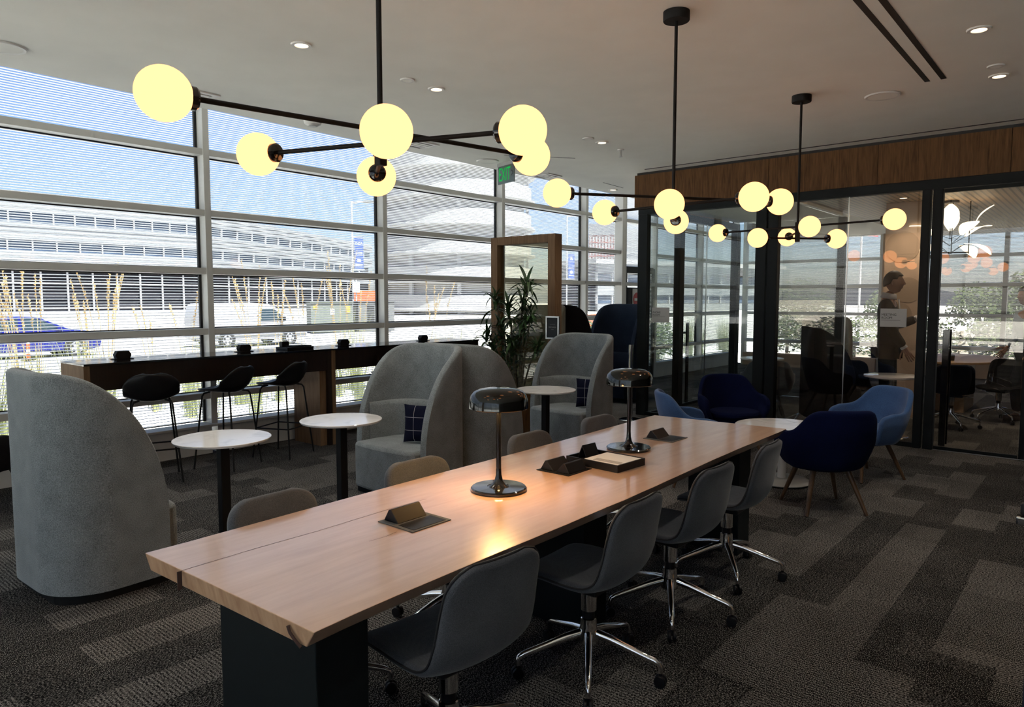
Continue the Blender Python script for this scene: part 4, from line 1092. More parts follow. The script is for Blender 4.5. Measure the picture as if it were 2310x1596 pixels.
# ================================================================== SCREEN, PLANT, SIGN STAND, POST
XS = 6.98
t = empty('framed_screen', (XS, 5.70, 0), label='walnut framed room divider with smoky glass by the plant', cat='screen')
for y0, y1 in ((-0.52, -0.41), (0.41, 0.52)):
    MB().box(-0.07, 0.07, y0, y1, 0.0, 2.39).build('upright', 'walnut_lit', t, bevel=0.004)
MB().box(-0.07, 0.07, -0.41, 0.41, 2.29, 2.39).build('top_rail', 'walnut_lit', t, bevel=0.004)
MB().box(-0.07, 0.07, -0.41, 0.41, 0.0, 0.12).build('bottom_rail', 'walnut_lit', t, bevel=0.004)
MB().box(-0.005, 0.005, -0.41, 0.41, 0.12, 2.29).build('glass_pane', 'screen_glass', t)
# dracaena
random.seed(11)
t = empty('potted_dracaena', (6.60, 5.50, 0), label='bushy dracaena plant in a wooden planter before the framed screen', cat='plant')
MB().box(-0.25, 0.25, -0.25, 0.25, 0.0, 0.50).build('planter', 'walnut', t, bevel=0.006)
MB().box(-0.23, 0.23, -0.23, 0.23, 0.50, 0.505).build('soil', 'soil', t)
lm = []
for L_, wd, dr_ in ((0.30, 0.021, 0.35), (0.25, 0.019, 0.55), (0.33, 0.020, 0.7)):
    mb = MB(); n = 7; vs_ = []
    for i in range(n + 1):
        f = i / n; ww = wd * math.sin(PI * min(1, 0.12 + f * 0.88)) ** 0.8 + 0.0006
        y_ = L_ * f * (1 - 0.18 * dr_ * f); z_ = 0.10 * f - dr_ * L_ * f * f
        vs_ += [(-ww, y_, z_ + 0.3 * ww), (0, y_, z_), (ww, y_, z_ + 0.3 * ww)]
    mb.add(vs_, [(i * 3 + k, i * 3 + k + 1, i * 3 + k + 4, i * 3 + k + 3) for i in range(n) for k in (0, 1)])
    o_ = mb.mesh('leaf', 'leaf', 60); lm.append(o_)
heads = [((0.02, -0.12, 1.78), 1.0), ((-0.16, 0.24, 1.62), 0.9), ((-0.08, 0.08, 1.50), 0.95), ((0.10, 0.02, 1.56), 0.9), ((-0.20, 0.33, 1.22), 0.85), ((0.06, -0.05, 1.30), 0.95),
         ((-0.12, 0.16, 1.25), 0.95), ((0.02, -0.18, 1.42), 0.9), ((-0.10, 0.02, 1.05), 0.9), ((0.08, 0.12, 1.08), 0.9), ((0.10, -0.22, 1.05), 0.8), ((-0.22, 0.20, 1.0), 0.8)]
for (hx, hy, hz_), sc_ in heads:
    MB().tube([(hx * 0.25, hy * 0.25, 0.50), (hx * 0.6, hy * 0.6, 0.5 + (hz_ - 0.5) * 0.55), (hx, hy, hz_)], 0.012, 8, r1=0.008).build('cane', 'bark', t, 60)
    for k in range(24):
        o_ = bpy.data.objects.new('leaf', random.choice(lm)); COL.objects.link(o_); o_.parent = t
        lift = random.uniform(-0.5, 1.15) if k > 5 else random.uniform(0.8, 1.35)
        o_.location = (hx + random.uniform(-.01, .01), hy + random.uniform(-.01, .01), hz_ + random.uniform(-0.16, 0.03))
        o_.rotation_euler = (lift, random.uniform(-0.3, 0.3), k * 2.399 + random.uniform(-.3, .3)); s_ = sc_ * random.uniform(0.7, 1.0); o_.scale = (s_, s_, s_)
mb = MB()
for (hx, hy, hz_), sc_ in heads:
    for k in range(22):
        me_ = random.choice(lm); s_ = sc_ * random.uniform(0.45, 0.75)
        mt_ = Matrix.Translation((hx * 0.9 + random.uniform(-.05, .05), hy * 0.9 + random.uniform(-.05, .05), hz_ - random.uniform(0.02, 0.55))) @ Matrix.Rotation(random.random() * 6.28, 4, 'Z') @ Matrix.Rotation(random.uniform(-0.5, 1.1), 4, 'X') @ Matrix.Scale(s_, 4)
        mb.add([tuple(v.co) for v in me_.vertices], [tuple(p.vertices) for p in me_.polygons], mt_)
tag(mb.build('small_leaves', 'leaf', t, 60), kind='stuff')
# sign stand
t = empty('sign_stand', (6.62, 4.99, 0), R(-6), label='chrome sign stand with small black poster before the framed screen', cat='sign')
MB().lathe([(0.15, 0.0), (0.15, 0.008), (0.14, 0.014)], 40).build('base', 'brushed', t, 40)
MB().cyl((0, 0), 0.017, 0.012, 1.12, 18).build('pole', 'chrome', t, 40)
MB().box(-0.012, 0.012, -0.02, 0.02, 1.08, 1.15).build('bracket', 'chrome', t)
for a in ((-0.105, -0.085, 1.13, 1.40), (0.085, 0.105, 1.13, 1.40), (-0.085, 0.085, 1.13, 1.15), (-0.085, 0.085, 1.38, 1.40)):
    MB().box(-0.015, 0.012, a[0], a[1], a[2], a[3]).build('frame_bar', 'brushed', t, bevel=0.003)
MB().box(-0.006, 0.006, -0.085, 0.085, 1.15, 1.38).build('poster', 'black_plastic', t)
text('lettering', 'CENTURION', 0.021, 'print_grey', t, (-0.008, 0.0, 1.265), (PI / 2, 0, -PI / 2), 'CENTER')
MB().box(-0.0075, -0.006, -0.04, 0.04, 1.30, 1.302).build('rule', 'print_grey', t)
MB().box(-0.0075, -0.006, -0.018, 0.018, 1.245, 1.247).build('rule', 'print_grey', t)
t = empty('steel_post', (8.12, 4.83, 0), label='plain chrome barrier post on a flat base by the glass corner', cat='post')
MB().lathe([(0.15, 0.0), (0.15, 0.008), (0.13, 0.016)], 36).build('base', 'chrome', t, 40)
MB().cyl((0, 0), 0.028, 0.014, 1.0, 20).build('pole', 'chrome', t, 40)

# ================================================================== OUTDOORS
GZ = -0.40
tag(MB().box(-60, 260, 7.36, 13.2, GZ - 0.3, GZ).box(-60, -3.8, -60, 7.36, GZ - 0.3, GZ).build('ground_verge', 'verge'), kind='structure')
tag(MB().box(-60, 260, 13.2, 260, GZ - 0.34, GZ - 0.04).build('ground_road', 'asphalt'), kind='structure')
tag(MB().box(-60, 260, 13.0, 13.2, GZ - 0.3, GZ + 0.04).build('kerb', 'clad_white'), kind='structure')
tag(MB().box(17.32, 60, -60, 7.36, GZ - 0.3, GZ).build('ground_parking', 'field'), kind='structure')
tag(MB().box(60, 1500, -900, 7.3, GZ - 1.2, GZ - 0.6).build('ground_airfield', 'field'), kind='structure')

# ---- ornamental grasses
random.seed(21)
def blade(mb, x, y, h, lean, az, wd):
    vs_ = []; n = 4
    for i in range(n + 1):
        f = i / n; r_ = lean * f * f; w_ = wd * (1 - f) + 0.001
        px_, py_ = x + r_ * math.cos(az), y + r_ * math.sin(az)
        vs_ += [(px_ - w_ * math.sin(az), py_ + w_ * math.cos(az), h * f * (1 - 0.12 * f * lean)), (px_ + w_ * math.sin(az), py_ - w_ * math.cos(az), h * f * (1 - 0.12 * f * lean))]
    mb.add(vs_, [(2 * i, 2 * i + 1, 2 * i + 3, 2 * i + 2) for i in range(n)])
def clump(x, y, h, nb, npl, hp, lab, grp):
    t = empty('ornamental_grass', (x, y, GZ), label=lab, cat='grass', group=grp)
    mb = MB()
    for _ in range(nb):
        a = random.random() * 6.283; r_ = random.random() * 0.16
        blade(mb, r_ * math.cos(a), r_ * math.sin(a), h * random.uniform(0.55, 1.05), random.uniform(0.05, 0.30) * h, a + random.uniform(-.6, .6), 0.006)
    mb.build('blades', 'grass_green', t)
    if npl:
        mb = MB()
        for _ in range(npl):
            a = random.random() * 6.283; r_ = random.random() * 0.10
            hh = hp * random.uniform(0.75, 1.05); ln = random.uniform(0.08, 0.42); aa = a + random.uniform(-.5, .5)
            P = [(r_ * math.cos(a) + ln * f * f * math.cos(aa), r_ * math.sin(a) + ln * f * f * math.sin(aa), hh * f) for f in (0, 0.35, 0.7, 0.85, 1.0)]
            mb.tube(P, 0.0055, 4, cap=False)
            for k in range(26):
                f = 0.72 + 0.28 * k / 26
                qx = r_ * math.cos(a) + ln * f * f * math.cos(aa); qy = r_ * math.sin(a) + ln * f * f * math.sin(aa); qz = hh * f
                b = random.random() * 6.283; s_ = 0.028
                mb.add([(qx, qy, qz), (qx + s_ * math.cos(b), qy + s_ * math.sin(b), qz + 0.035), (qx + 0.3 * s_ * math.cos(b + 1), qy + 0.3 * s_ * math.sin(b + 1), qz + 0.06)], [(0, 1, 2)])
        mb.build('plumes', 'grass_dry', t)
GG = 'plumed grasses outside the window'
GL = {'blue': 'plumed dry grass clump standing before the blue car', 'gap': 'plumed dry grass clump between the blue car and the white van', 'van': 'plumed dry grass clump standing before the white van', 'util': 'plumed dry grass clump standing before the utility cabinets', 'ramp': 'plumed dry grass clump before the white ramp tower'}
for px_, k, hp, npl, key in ((45, 11.5, 3.0, 16, 'blue'), (85, 12.0, 2.6, 9, 'blue'), (205, 11.8, 2.5, 8, 'gap'), (240, 12.2, 3.0, 14, 'gap'), (345, 12.6, 2.2, 6, 'gap'), (425, 12.8, 2.4, 6, 'gap'), (575, 13.5, 2.8, 14, 'van'), (625, 13.8, 2.9, 8, 'van'), (690, 14.0, 2.7, 7, 'van'),
                             (765, 14.5, 3.3, 10, 'util'), (805, 14.6, 2.9, 4, 'util'), (960, 15.5, 2.9, 6, 'ramp'), (985, 16, 2.8, 4, 'ramp')):
    q = (px_ - 1155) / 1600.0
    X_ = (math.cos(_az) + math.sin(_az) * q) * k; Y_ = (math.sin(_az) - math.cos(_az) * q) * k
    clump(X_, Y_, 1.3, 80, max(3, int(npl * 0.6)), hp * 0.93, GL[key], GG)
LG = 'low green grass tufts outside the window'
lowt = []
for i in range(46):
    X_ = -3 + i * 0.66 + random.uniform(-.1, .1); Y_ = (9.9, 11.9, 10.9, 12.6)[i % 4] + random.uniform(-.15, .15)
    if i < 6:
        clump(X_, Y_, random.uniform(1.0, 1.6), 90, 0, 0, 'low green grass tuft in the strip outside the windows', LG); lowt.append(bpy.data.objects[-1] if False else None)
    else:
        src = [o for o in COL.objects if o.name.startswith('ornamental_grass') and o.get('group') == LG][i % 6]
        s_ = random.uniform(0.8, 1.25); d = dup(src, (X_, Y_, GZ), random.random() * 6); d.scale = (s_, s_, s_)

# ---- vehicles (side profile lofted across the width)
def wheel(mbc, x, y, r, t, par_name='wheel'):
    wz = GZ - 0.04 + r
    mt_ = Matrix.Translation((x, y, wz)) @ Matrix.Rotation(PI / 2, 4, 'X')
    o = MB().lathe([(r * 0.62, -0.10), (r * 0.95, -0.11), (r, -0.08), (r, 0.08), (r * 0.95, 0.11), (r * 0.62, 0.10)], 28, mtx=mt_).build('wheel', 'tyre', t, 40)
    MB().lathe([(r * 0.10, 0.115), (r * 0.60, 0.10), (r * 0.62, 0.02), (r * 0.62, -0.08)], 28, mtx=mt_).build('rim', 'rim', o, 40)
    for k in range(5):
        a = k * 2 * PI / 5
        MB().box(r * 0.28, r * 0.50, -r * 0.09, r * 0.09, 0.112, 0.118, mt_ @ Matrix.Rotation(a, 4, 'Z')).build('rim_hole', 'tyre', o)
def vehicle(name, loc, prof, W, glassy, wheels, r, paint, lab, cat, extra=None):
    t = empty(name, loc, label=lab, cat=cat)
    n = len(prof); rows = []
    z0 = GZ - 0.04 - loc[2]
    for f, ins, in ((-1, 0.10), (-0.93, 0.02), (-0.5, 0.0), (0.5, 0.0), (0.93, 0.02), (1, 0.10)):
        rows.append([(x, f * W / 2 * (1 - (0.14 * max(0, (z - 0.95)) if z > 0.95 else 0)), z - (ins * 0.35 if z > 0.9 else -ins * 0.3 if z < 0.4 else 0) + z0) for x, z in prof])
    mb = MB(); mb.add([p for q in rows for p in q], [(j * n + i, j * n + (i + 1) % n, (j + 1) * n + (i + 1) % n, (j + 1) * n + i) for j in range(len(rows) - 1) for i in range(n)] + [tuple(range(n)), tuple(reversed(range((len(rows) - 1) * n, len(rows) * n)))])
    b = mb.build('body', paint, t, 35)
    for g in glassy:
        for s_ in (-1, 1):
            ys = [s_ * (W / 2 * (1 - 0.14 * max(0, z - 0.95)) + 0.006) for x, z in g]
            mb = MB(); mb.add([(x, yy, z + z0) for (x, z), yy in zip(g, ys)], [tuple(range(len(g)))]); mb.build('side_window', 'car_glass', b)
    for x in wheels:
        for s_ in (-1, 1):
            MB().lathe([(r * 1.14, -0.02), (r * 1.14, 0.02)], 28, mtx=Matrix.Translation((x, s_ * (W / 2 - 0.012), z0 + r)) @ Matrix.Rotation(PI / 2, 4, 'X')).build('wheel_arch', 'tyre', b)
            o = MB().lathe([(r * 0.62, -0.10), (r * 0.95, -0.11), (r, -0.08), (r, 0.08), (r * 0.95, 0.11), (r * 0.62, 0.10)], 28, mtx=Matrix.Translation((x, s_ * (W / 2 - 0.07), z0 + r)) @ Matrix.Rotation(PI / 2, 4, 'X')).build('wheel', 'tyre', t, 40)
            MB().lathe([(0.001, 0.10), (r * 0.62, 0.085)], 24, mtx=Matrix.Translation((x, s_ * (W / 2 - 0.04), z0 + r)) @ Matrix.Rotation(PI / 2 * (1 if s_ < 0 else -1), 4, 'X')).build('rim', 'rim', o, 40)
            for k in range(5):
                a = k * 2 * PI / 5 + 0.3
                MB().sphere((x + 0.42 * r * math.cos(a), s_ * (W / 2 + 0.055), z0 + r + 0.42 * r * math.sin(a)), 0.05, 8, 5, (1, 0.3, 1)).build('rim_hole', 'tyre', o)
    return t, z0, b
sed = [(-2.2, 0.35), (-2.25, 0.75), (-2.1, 0.98), (-1.5, 1.03), (-0.85, 1.38), (-0.3, 1.45), (0.3, 1.42), (1.15, 1.02), (1.75, 0.92), (2.15, 0.76), (2.22, 0.5), (2.15, 0.28), (1.9, 0.24), (-1.9, 0.24)]
t, z0, b = vehicle('blue_car', (7.75, 28.9, 0), sed, 1.80, [[(-1.35, 1.03), (-0.80, 1.33), (-0.32, 1.38), (-0.32, 1.0)], [(-0.22, 1.0), (-0.22, 1.38), (0.28, 1.36), (1.0, 1.0)]], (-1.35, 1.38), 0.33, 'car_blue', 'shiny blue car parked on the road outside', 'car')
MB().box(0.78, 0.95, -1.08, -0.88, 0.98 + z0, 1.12 + z0).build('mirror', 'car_blue', b)
MB().box(1.95, 2.2, -0.88, -0.6, 0.66 + z0, 0.76 + z0).build('headlamp', 'rim', b)
van = [(-2.35, 0.35), (-2.38, 1.2), (-2.30, 1.75), (-2.15, 1.86), (-0.2, 1.88), (0.55, 1.84), (0.95, 1.66), (1.55, 1.18), (2.15, 1.02), (2.38, 0.80), (2.42, 0.42), (2.3, 0.26), (-2.2, 0.26)]
t, z0, b = vehicle('white_van', (16.35, 29.2, 0), van, 1.85, [[(0.15, 1.10), (0.15, 1.62), (0.72, 1.62), (0.98, 1.50), (1.30, 1.12)]], (-1.45, 1.50), 0.33, 'car_white', 'white panel van parked on the road outside', 'van')
MB().box(1.05, 1.22, -1.12, -0.92, 1.05 + z0, 1.25 + z0).build('mirror', 'black_plastic', b)
MB().box(-2.40, -2.30, -0.92, -0.80, 0.80 + z0, 1.15 + z0).build('tail_lamp', 'tail', b)
MB().box(2.15, 2.36, -0.90, -0.62, 0.80 + z0, 0.92 + z0).build('headlamp', 'rim', b)
MB().box(-2.30, 2.36, -0.945, -0.925, 0.42 + z0, 0.50 + z0).build('side_strip', 'util_dark', b)

# ---- roadside things
t = empty('utility_cabinet', (25.7, 36.3, GZ), R(-22), label='green-grey utility cabinet with yellow warning labels beyond the van', cat='cabinet')
MB().box(-1.25, 1.25, -0.6, 0.6, 0, 1.78).build('body', 'util', t, bevel=0.02)
MB().box(-1.30, 1.30, -0.66, 0.66, 1.78, 1.86).build('lid', 'util', t)
MB().box(-1.10, -0.86, -0.615, -0.605, 1.40, 1.62).build('warning_label', 'yellow', t)
MB().box(0.86, 1.10, -0.615, -0.605, 1.15, 1.55).build('warning_label', 'yellow', t)
MB().box(-0.10, 0.14, -0.615, -0.605, 1.05, 1.40).build('notice', 'white_plastic', t)
MB().box(-0.005, 0.005, -0.612, -0.602, 0.05, 1.75).build('door_gap', 'gasket', t)
t = empty('utility_cabinet', (28.35, 35.4, GZ), R(-22), label='darker grey utility cabinet beside the labelled one', cat='cabinet')
MB().box(-1.15, 1.15, -0.6, 0.6, 0, 1.82).build('body', 'util_dark', t, bevel=0.02)
MB().box(-1.2, 1.2, -0.66, 0.66, 1.82, 1.88).build('lid', 'util_dark', t)
for q in (-0.6, 0.1): MB().box(q, q + 0.45, -0.615, -0.602, 0.3, 1.6).build('louvre_door', 'gasket', t)
t = empty('delineator', (7.4, 27.0, GZ), label='orange and white road delineator before the blue car', cat='road post')
MB().lathe([(0.22, 0), (0.22, 0.05), (0.06, 0.07)], 18).build('foot', 'black_plastic', t)
for i in range(5): MB().cyl((0, 0), 0.055, 0.06 + i * 0.16, 0.06 + i * 0.16 + 0.155, 16).build('band', 'orange' if i % 2 == 0 else 'white_plastic', t)
def lamp_post(x, y, h, bz, bh, rz, lab, arm, names):
    t = empty('street_lamp', (x, y, GZ), rz, label=lab, cat='street lamp', group='street lamps with blue banners')
    MB().cyl((0, 0), 0.055, 0, h, 14).build('pole', 'steel_white', t, 40)
    MB().cyl((0, 0), 0.20, 0, 0.5, 14).build('foot', 'clad_white', t, 40)
    MB().tube([(0, 0, h - 0.05), (0.8, 0, h + 0.05), (arm, 0, h + 0.05)], 0.05, 8).build('arm', 'steel_white', t, 40)
    MB().box(arm - 0.2, arm + 0.5, -0.16, 0.16, h - 0.02, h + 0.10).build('lamp_head', 'util_dark', t, bevel=0.02)
    for z in (bz, bz + bh): MB().tube([(0.05, 0, z), (0.75, 0, z)], 0.02, 6).build('bracket', 'steel_white', t)
    b = MB().box(0.13, 0.68, -0.012, 0.012, bz + 0.01, bz + bh - 0.01).build('banner', 'banner', t)
    for s_, fz, sz in names: text('lettering', s_, sz, 'paper', b, (0.405, -0.016, bz + bh * fz), (PI / 2, 0, 0), 'CENTER', 0.002)
    for fz in (0.50, 0.44):
        MB().box(0.20, 0.60, -0.016, -0.012, bz + bh * fz, bz + bh * fz + 0.05).build('print_line', 'paper', b)
    MB().lathe([(0.12, 0), (0.12, 0.004)], 16, mtx=Matrix.Translation((0.405, -0.014, bz + bh * 0.28)) @ Matrix.Rotation(PI / 2, 4, 'X')).build('emblem', 'paper', b)
    for fz in (0.15, 0.11):
        MB().box(0.18, 0.62, -0.016, -0.012, bz + bh * fz, bz + bh * fz + 0.05).build('print_line', 'paper', b)
lamp_post(28.0, 37.0, 8.1, 3.45 + 0.4, 2.05, R(-38), 'street lamp with blue banner beside the parking garage', 0.9, (('DCA', 0.77, 0.22),))
lamp_post(49.3, 35.7, 9.0, 3.3 + 0.4, 2.1, R(-38), 'street lamp with blue banner before the curved ramp', 0.9, (('B', 0.76, 0.40),))
t = empty('parking_sign', (28.1, 36.8, GZ), R(-38), label='white parking sign on the pole near the utility cabinets', cat='sign')
MB().cyl((0, 0), 0.04, 0, 3.4, 10).build('pole', 'steel_white', t)
MB().box(-0.22, 0.22, -0.10, -0.085, 2.4, 3.05).build('plate', 'white_plastic', t)
for q in range(4): MB().box(-0.16, 0.16, -0.108, -0.10, 2.5 + q * 0.13, 2.55 + q * 0.13).build('print_line', 'print_grey', t)
for i, (x, y, rz) in enumerate(((37.5, 27.0, 0.2), (39.6, 26.6, 0.2), (41.7, 26.2, 0.2), (31.5, 40.0, -0.5))):
    t = empty('road_barrier', (x, y, GZ - 0.04), rz, label='orange plastic road barrier standing in a line near the navy pod window' if i < 3 else 'orange plastic road barrier behind the darker utility cabinet', cat='barrier', group='orange road barriers')
    MB().prism([(-0.30, 0), (0.30, 0), (0.30, 0.12), (0.14, 0.4), (0.12, 1.0), (-0.12, 1.0), (-0.14, 0.4), (-0.30, 0.12)], -0.98, 0.98, Matrix.Rotation(PI / 2, 4, 'Z') @ Matrix.Rotation(PI / 2, 4, 'X')).build('body', 'orange', t)
    if i == 3: t.location.z = GZ - 0.04; t.scale = (1, 1, 2.6)

# ---- parking garage: straight wing and a wing that turns away
def garage(name, org, ang, L0, L1, sw, sl, sg_, lab):
    t = empty(name, (org[0], org[1], 0), ang, label=lab, cat='building', group='parking garage wings')
    def bd(z0, z1, y0, m, nm): MB().box(L0, L1, y0, y0 + 0.4, z0, z1).build(nm, m, t)
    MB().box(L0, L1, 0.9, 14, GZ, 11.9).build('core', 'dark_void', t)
    for z0, z1 in ((10.5, 12.0), (7.62, 9.38), (4.61, 6.52)): bd(z0, z1, 0.0, 'clad', 'cladding_band')
    for z in (11.5, 11.0, 8.95, 8.5, 8.05, 6.05, 5.6, 5.1): MB().box(L0, L1, -0.05, 0.0, z, z + 0.06).build('cladding_rib', 'clad_white', t)
    bd(GZ, 0.25, -0.15, 'clad_white', 'plinth')
    for (z0, z1, st) in ((9.38, 10.5, sw), (6.52, 7.62, sl)):
        n = int((L1 - L0) / st); me_ = None; mm = None
        for i in range(n):
            if me_ is None:
                me_ = MB().box(0.07, st - 0.07, 0, 0.08, z0 + 0.03, z1 - 0.03).build('window', 'far_glass', t); mm = MB().box(-0.06, 0.06, -0.02, 0.2, z0, z1).build('mullion', 'steel_white', t)
                me_.location = (L0, 0.32, 0); mm.location = (L0, 0.05, 0)
            else:
                inst(me_, 'window', t, (L0 + i * st, 0.32, 0)); inst(mm, 'mullion', t, (L0 + i * st, 0.05, 0))
    po = None
    for i in range(int((L1 - L0) / sg_)):
        if po is None: po = MB().box(-0.08, 0.08, 0, 0.15, 0.25, 4.61).build('grid_post', 'steel_white', t); po.location = (L0 + 0.4, 0.2, 0)
        else: inst(po, 'grid_post', t, (L0 + 0.4 + i * sg_, 0.2, 0))
    for z in (3.15, 0.55): MB().box(L0, L1, 0.15, 0.25, z, z + 0.16).build('grid_rail', 'steel_white', t)
    return t
garage('parking_garage', (0, 85, 0), 0.0, 2.2, 42.3, 2.0, 2.2, 2.47, 'white parking garage wing running straight behind the blue car')
garage('parking_garage', (42.45, 85, 0), math.atan2(.489, .872), 0.0, 53.0, 3.5, 3.6, 4.6, 'white parking garage wing turning away behind the white van')
# ---- spiral ramp tower
t = empty('ramp_tower', (71.0, 70.6, GZ), label='round white spiral ramp tower with stacked balconies', cat='building')
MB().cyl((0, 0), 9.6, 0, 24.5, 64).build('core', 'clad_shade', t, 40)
for i in range(7):
    z = 0.4 + i * 3.62
    MB().lathe([(9.5, z), (10.9, z), (11.15, z + 0.12), (11.15, z + 0.35), (10.6, z + 0.45), (10.6, z + 2.1), (10.45, z + 2.1), (10.4, z + 0.4)], 72, cap=False).build('balcony_ring', 'clad_white', t, 35)
for k in range(10):
    a = k * 2 * PI / 10 + 0.2
    MB().box(10.0, 10.35, -0.25, 0.25, 0, 24.4, Matrix.Rotation(a, 4, 'Z')).build('pier', 'clad_white', t)
# ---- distant blocks
def block(name, px_, k, wpx, z1, body, stripe, n, lab):
    q = (px_ - 1155) / 1600.0
    X_ = (math.cos(_az) + math.sin(_az) * q) * k; Y_ = (math.sin(_az) - math.cos(_az) * q) * k
    wd = wpx * k / 1600.0
    t = empty(name, (X_, Y_, GZ), _az - PI / 2 - math.atan(q), label=lab, cat='building')
    MB().box(-wd / 2, wd / 2, 0, wd, 0, z1).build('block', body, t)
    for i in range(n):
        x = -wd / 2 + (i + 0.5) * wd / n
        MB().box(x - wd / n * 0.26, x + wd / n * 0.26, -0.25, 0.0, z1 * 0.05, z1 * 0.84).build('window_strip', stripe, t)
    for j in range(9): MB().box(-wd / 2, wd / 2, -0.3, 0, z1 * (0.08 + j * 0.085), z1 * (0.08 + j * 0.085) + 0.5).build('floor_band', body, t)
    MB().box(-wd / 2, wd / 2, -0.4, wd, z1 * 0.86, z1).build('top_storey', 'grey_facade', t)
    return t
block('apartment_tower', 1358, 330, 62, 36.5, 'brick_red', 'clad_white', 9, 'distant red apartment tower with white vertical strips')
block('apartment_tower', 1432, 330, 46, 34, 'clad_white', 'grey_facade', 6, 'distant white apartment tower with grey windows')
t = empty('terminal_building', (116, 56, GZ), R(-18), label='low white curved terminal building with window bands past the ramp', cat='building')
for (z0, z1, m) in ((0, 1.2, 'clad'), (2.6, 4.6, 'clad'), (6.2, 7.6, 'clad')): MB().box(-22, 22, 0, 0.5, z0, z1).build('cladding_band', m, t)
MB().box(-22, 22, 0.6, 12, 0, 7.4).build('core', 'dark_void', t)
MB().box(-23, 23, -0.8, 12, 7.6, 8.3).build('roof', 'clad_white', t)
w0_ = None
for j, z in enumerate((1.2, 4.6)):
    for i in range(14):
        o = MB().box(0.1, 2.9, 0.3, 0.4, z + 0.05, z + 1.35).build('window', 'far_glass', t); o.location = (-22 + i * 3.14, 0, 0)
        MB().box(-0.1, 0.1, 0.1, 0.5, z, z + 1.6).build('mullion', 'steel_white', t).location = (-22 + i * 3.14, 0, 0)
# ---- beyond the far facade: hedge, trees, hills, flag
random.seed(31)
def bush(x, y, r, h, lab, grp, cat='shrub', nm='shrub'):
    t = empty(nm, (x, y, GZ), label=lab, cat=cat, group=grp)
    mb = MB()
    for _ in range(1500):
        a = random.random() * 6.283; u = random.random() ** 0.4; ph_ = math.acos(random.uniform(-0.6, 1))
        X_ = r * u * math.sin(ph_) * math.cos(a); Y_ = r * u * math.sin(ph_) * math.sin(a); Z_ = h * 0.5 + h * 0.5 * u * math.cos(ph_)
        s_ = 0.07 * max(0.7, r); n1 = Vector((random.uniform(-1, 1), random.uniform(-1, 1), random.uniform(-1, 1))).normalized(); n2 = n1.orthogonal().normalized()
        c = Vector((X_, Y_, max(0.05, Z_)))
        mb.add([c - n1 * s_, c + n2 * s_ * 0.5, c + n1 * s_, c - n2 * s_ * 0.5], [(0, 1, 2, 3)])
    mb.build('foliage', 'bush', t)
    MB().cyl((0, 0), 0.05 * max(1, h / 2), 0, h * 0.6, 8).build('trunk', 'bark', t)
    return t
HB = 'hedge shrubs beyond the meeting room windows'
b0 = bush(22.0, 7.6, 0.95, 1.75, 'rounded green hedge shrub beyond the meeting room windows', HB)
for i in range(6):
    s_ = random.uniform(0.85, 1.1); d = dup(b0, (22.0 + random.uniform(-.4, .4), 5.75 - i * 1.85, GZ), random.random() * 6); d.scale = (1, 1, s_)
SH = 'low shrubs beyond the phone room'
b1 = bush(15.0, 10.2, 0.8, 1.5, 'low green shrub outside the window behind the phone room', SH)
for x, y in ((13.4, 10.4), (16.6, 10.3), (18.2, 10.1)): dup(b1, (x, y, GZ), random.random() * 6)
TGp = 'trees beyond the hedge'
tr = bush(34, 11.0, 1.5, 3.0, 'green tree standing beyond the hedge and parking', TGp, 'tree', 'tree')
for x, y, s_ in ((36, 7.6, 0.9), (41, 5.0, 0.95), (33, 2.2, 1.05), (40, -0.5, 0.85)):
    d = dup(tr, (x, y, GZ), random.random() * 6); d.scale = (s_, s_, s_)
t = empty('flagpole', (44.0, 11.2, GZ), R(-20), label='flagpole with striped flag beyond the meeting room windows', cat='flag')
MB().cyl((0, 0), 0.06, 0, 7.0, 10).build('pole', 'steel_white', t)
for i in range(7): MB().box(0.05, 1.5, -0.01, 0.01, 5.6 + i * 0.15, 5.75 + i * 0.15).build('flag_stripe', 'red' if i % 2 == 0 else 'paper', t)
MB().box(0.05, 0.65, -0.014, 0.014, 6.2, 6.66).build('flag_canton', 'banner', t)
mb = MB(); n = 60; vs_ = []
for i in range(n + 1):
    y = 900 - i * 35; h = 13 + 5 * math.sin(i * 0.5) + 3 * math.sin(i * 1.7) + (5 if 12 < i < 20 else 0)
    vs_ += [(1350, y, -20), (1350, y, max(6, h)), (1500, y, -20)]
mb.add(vs_, [(i * 3 + k, i * 3 + k + 3, i * 3 + (k + 1) % 3 + 3, i * 3 + (k + 1) % 3) for i in range(n) for k in range(3)])
tag(mb.build('ground_hills', 'hill'), kind='structure')

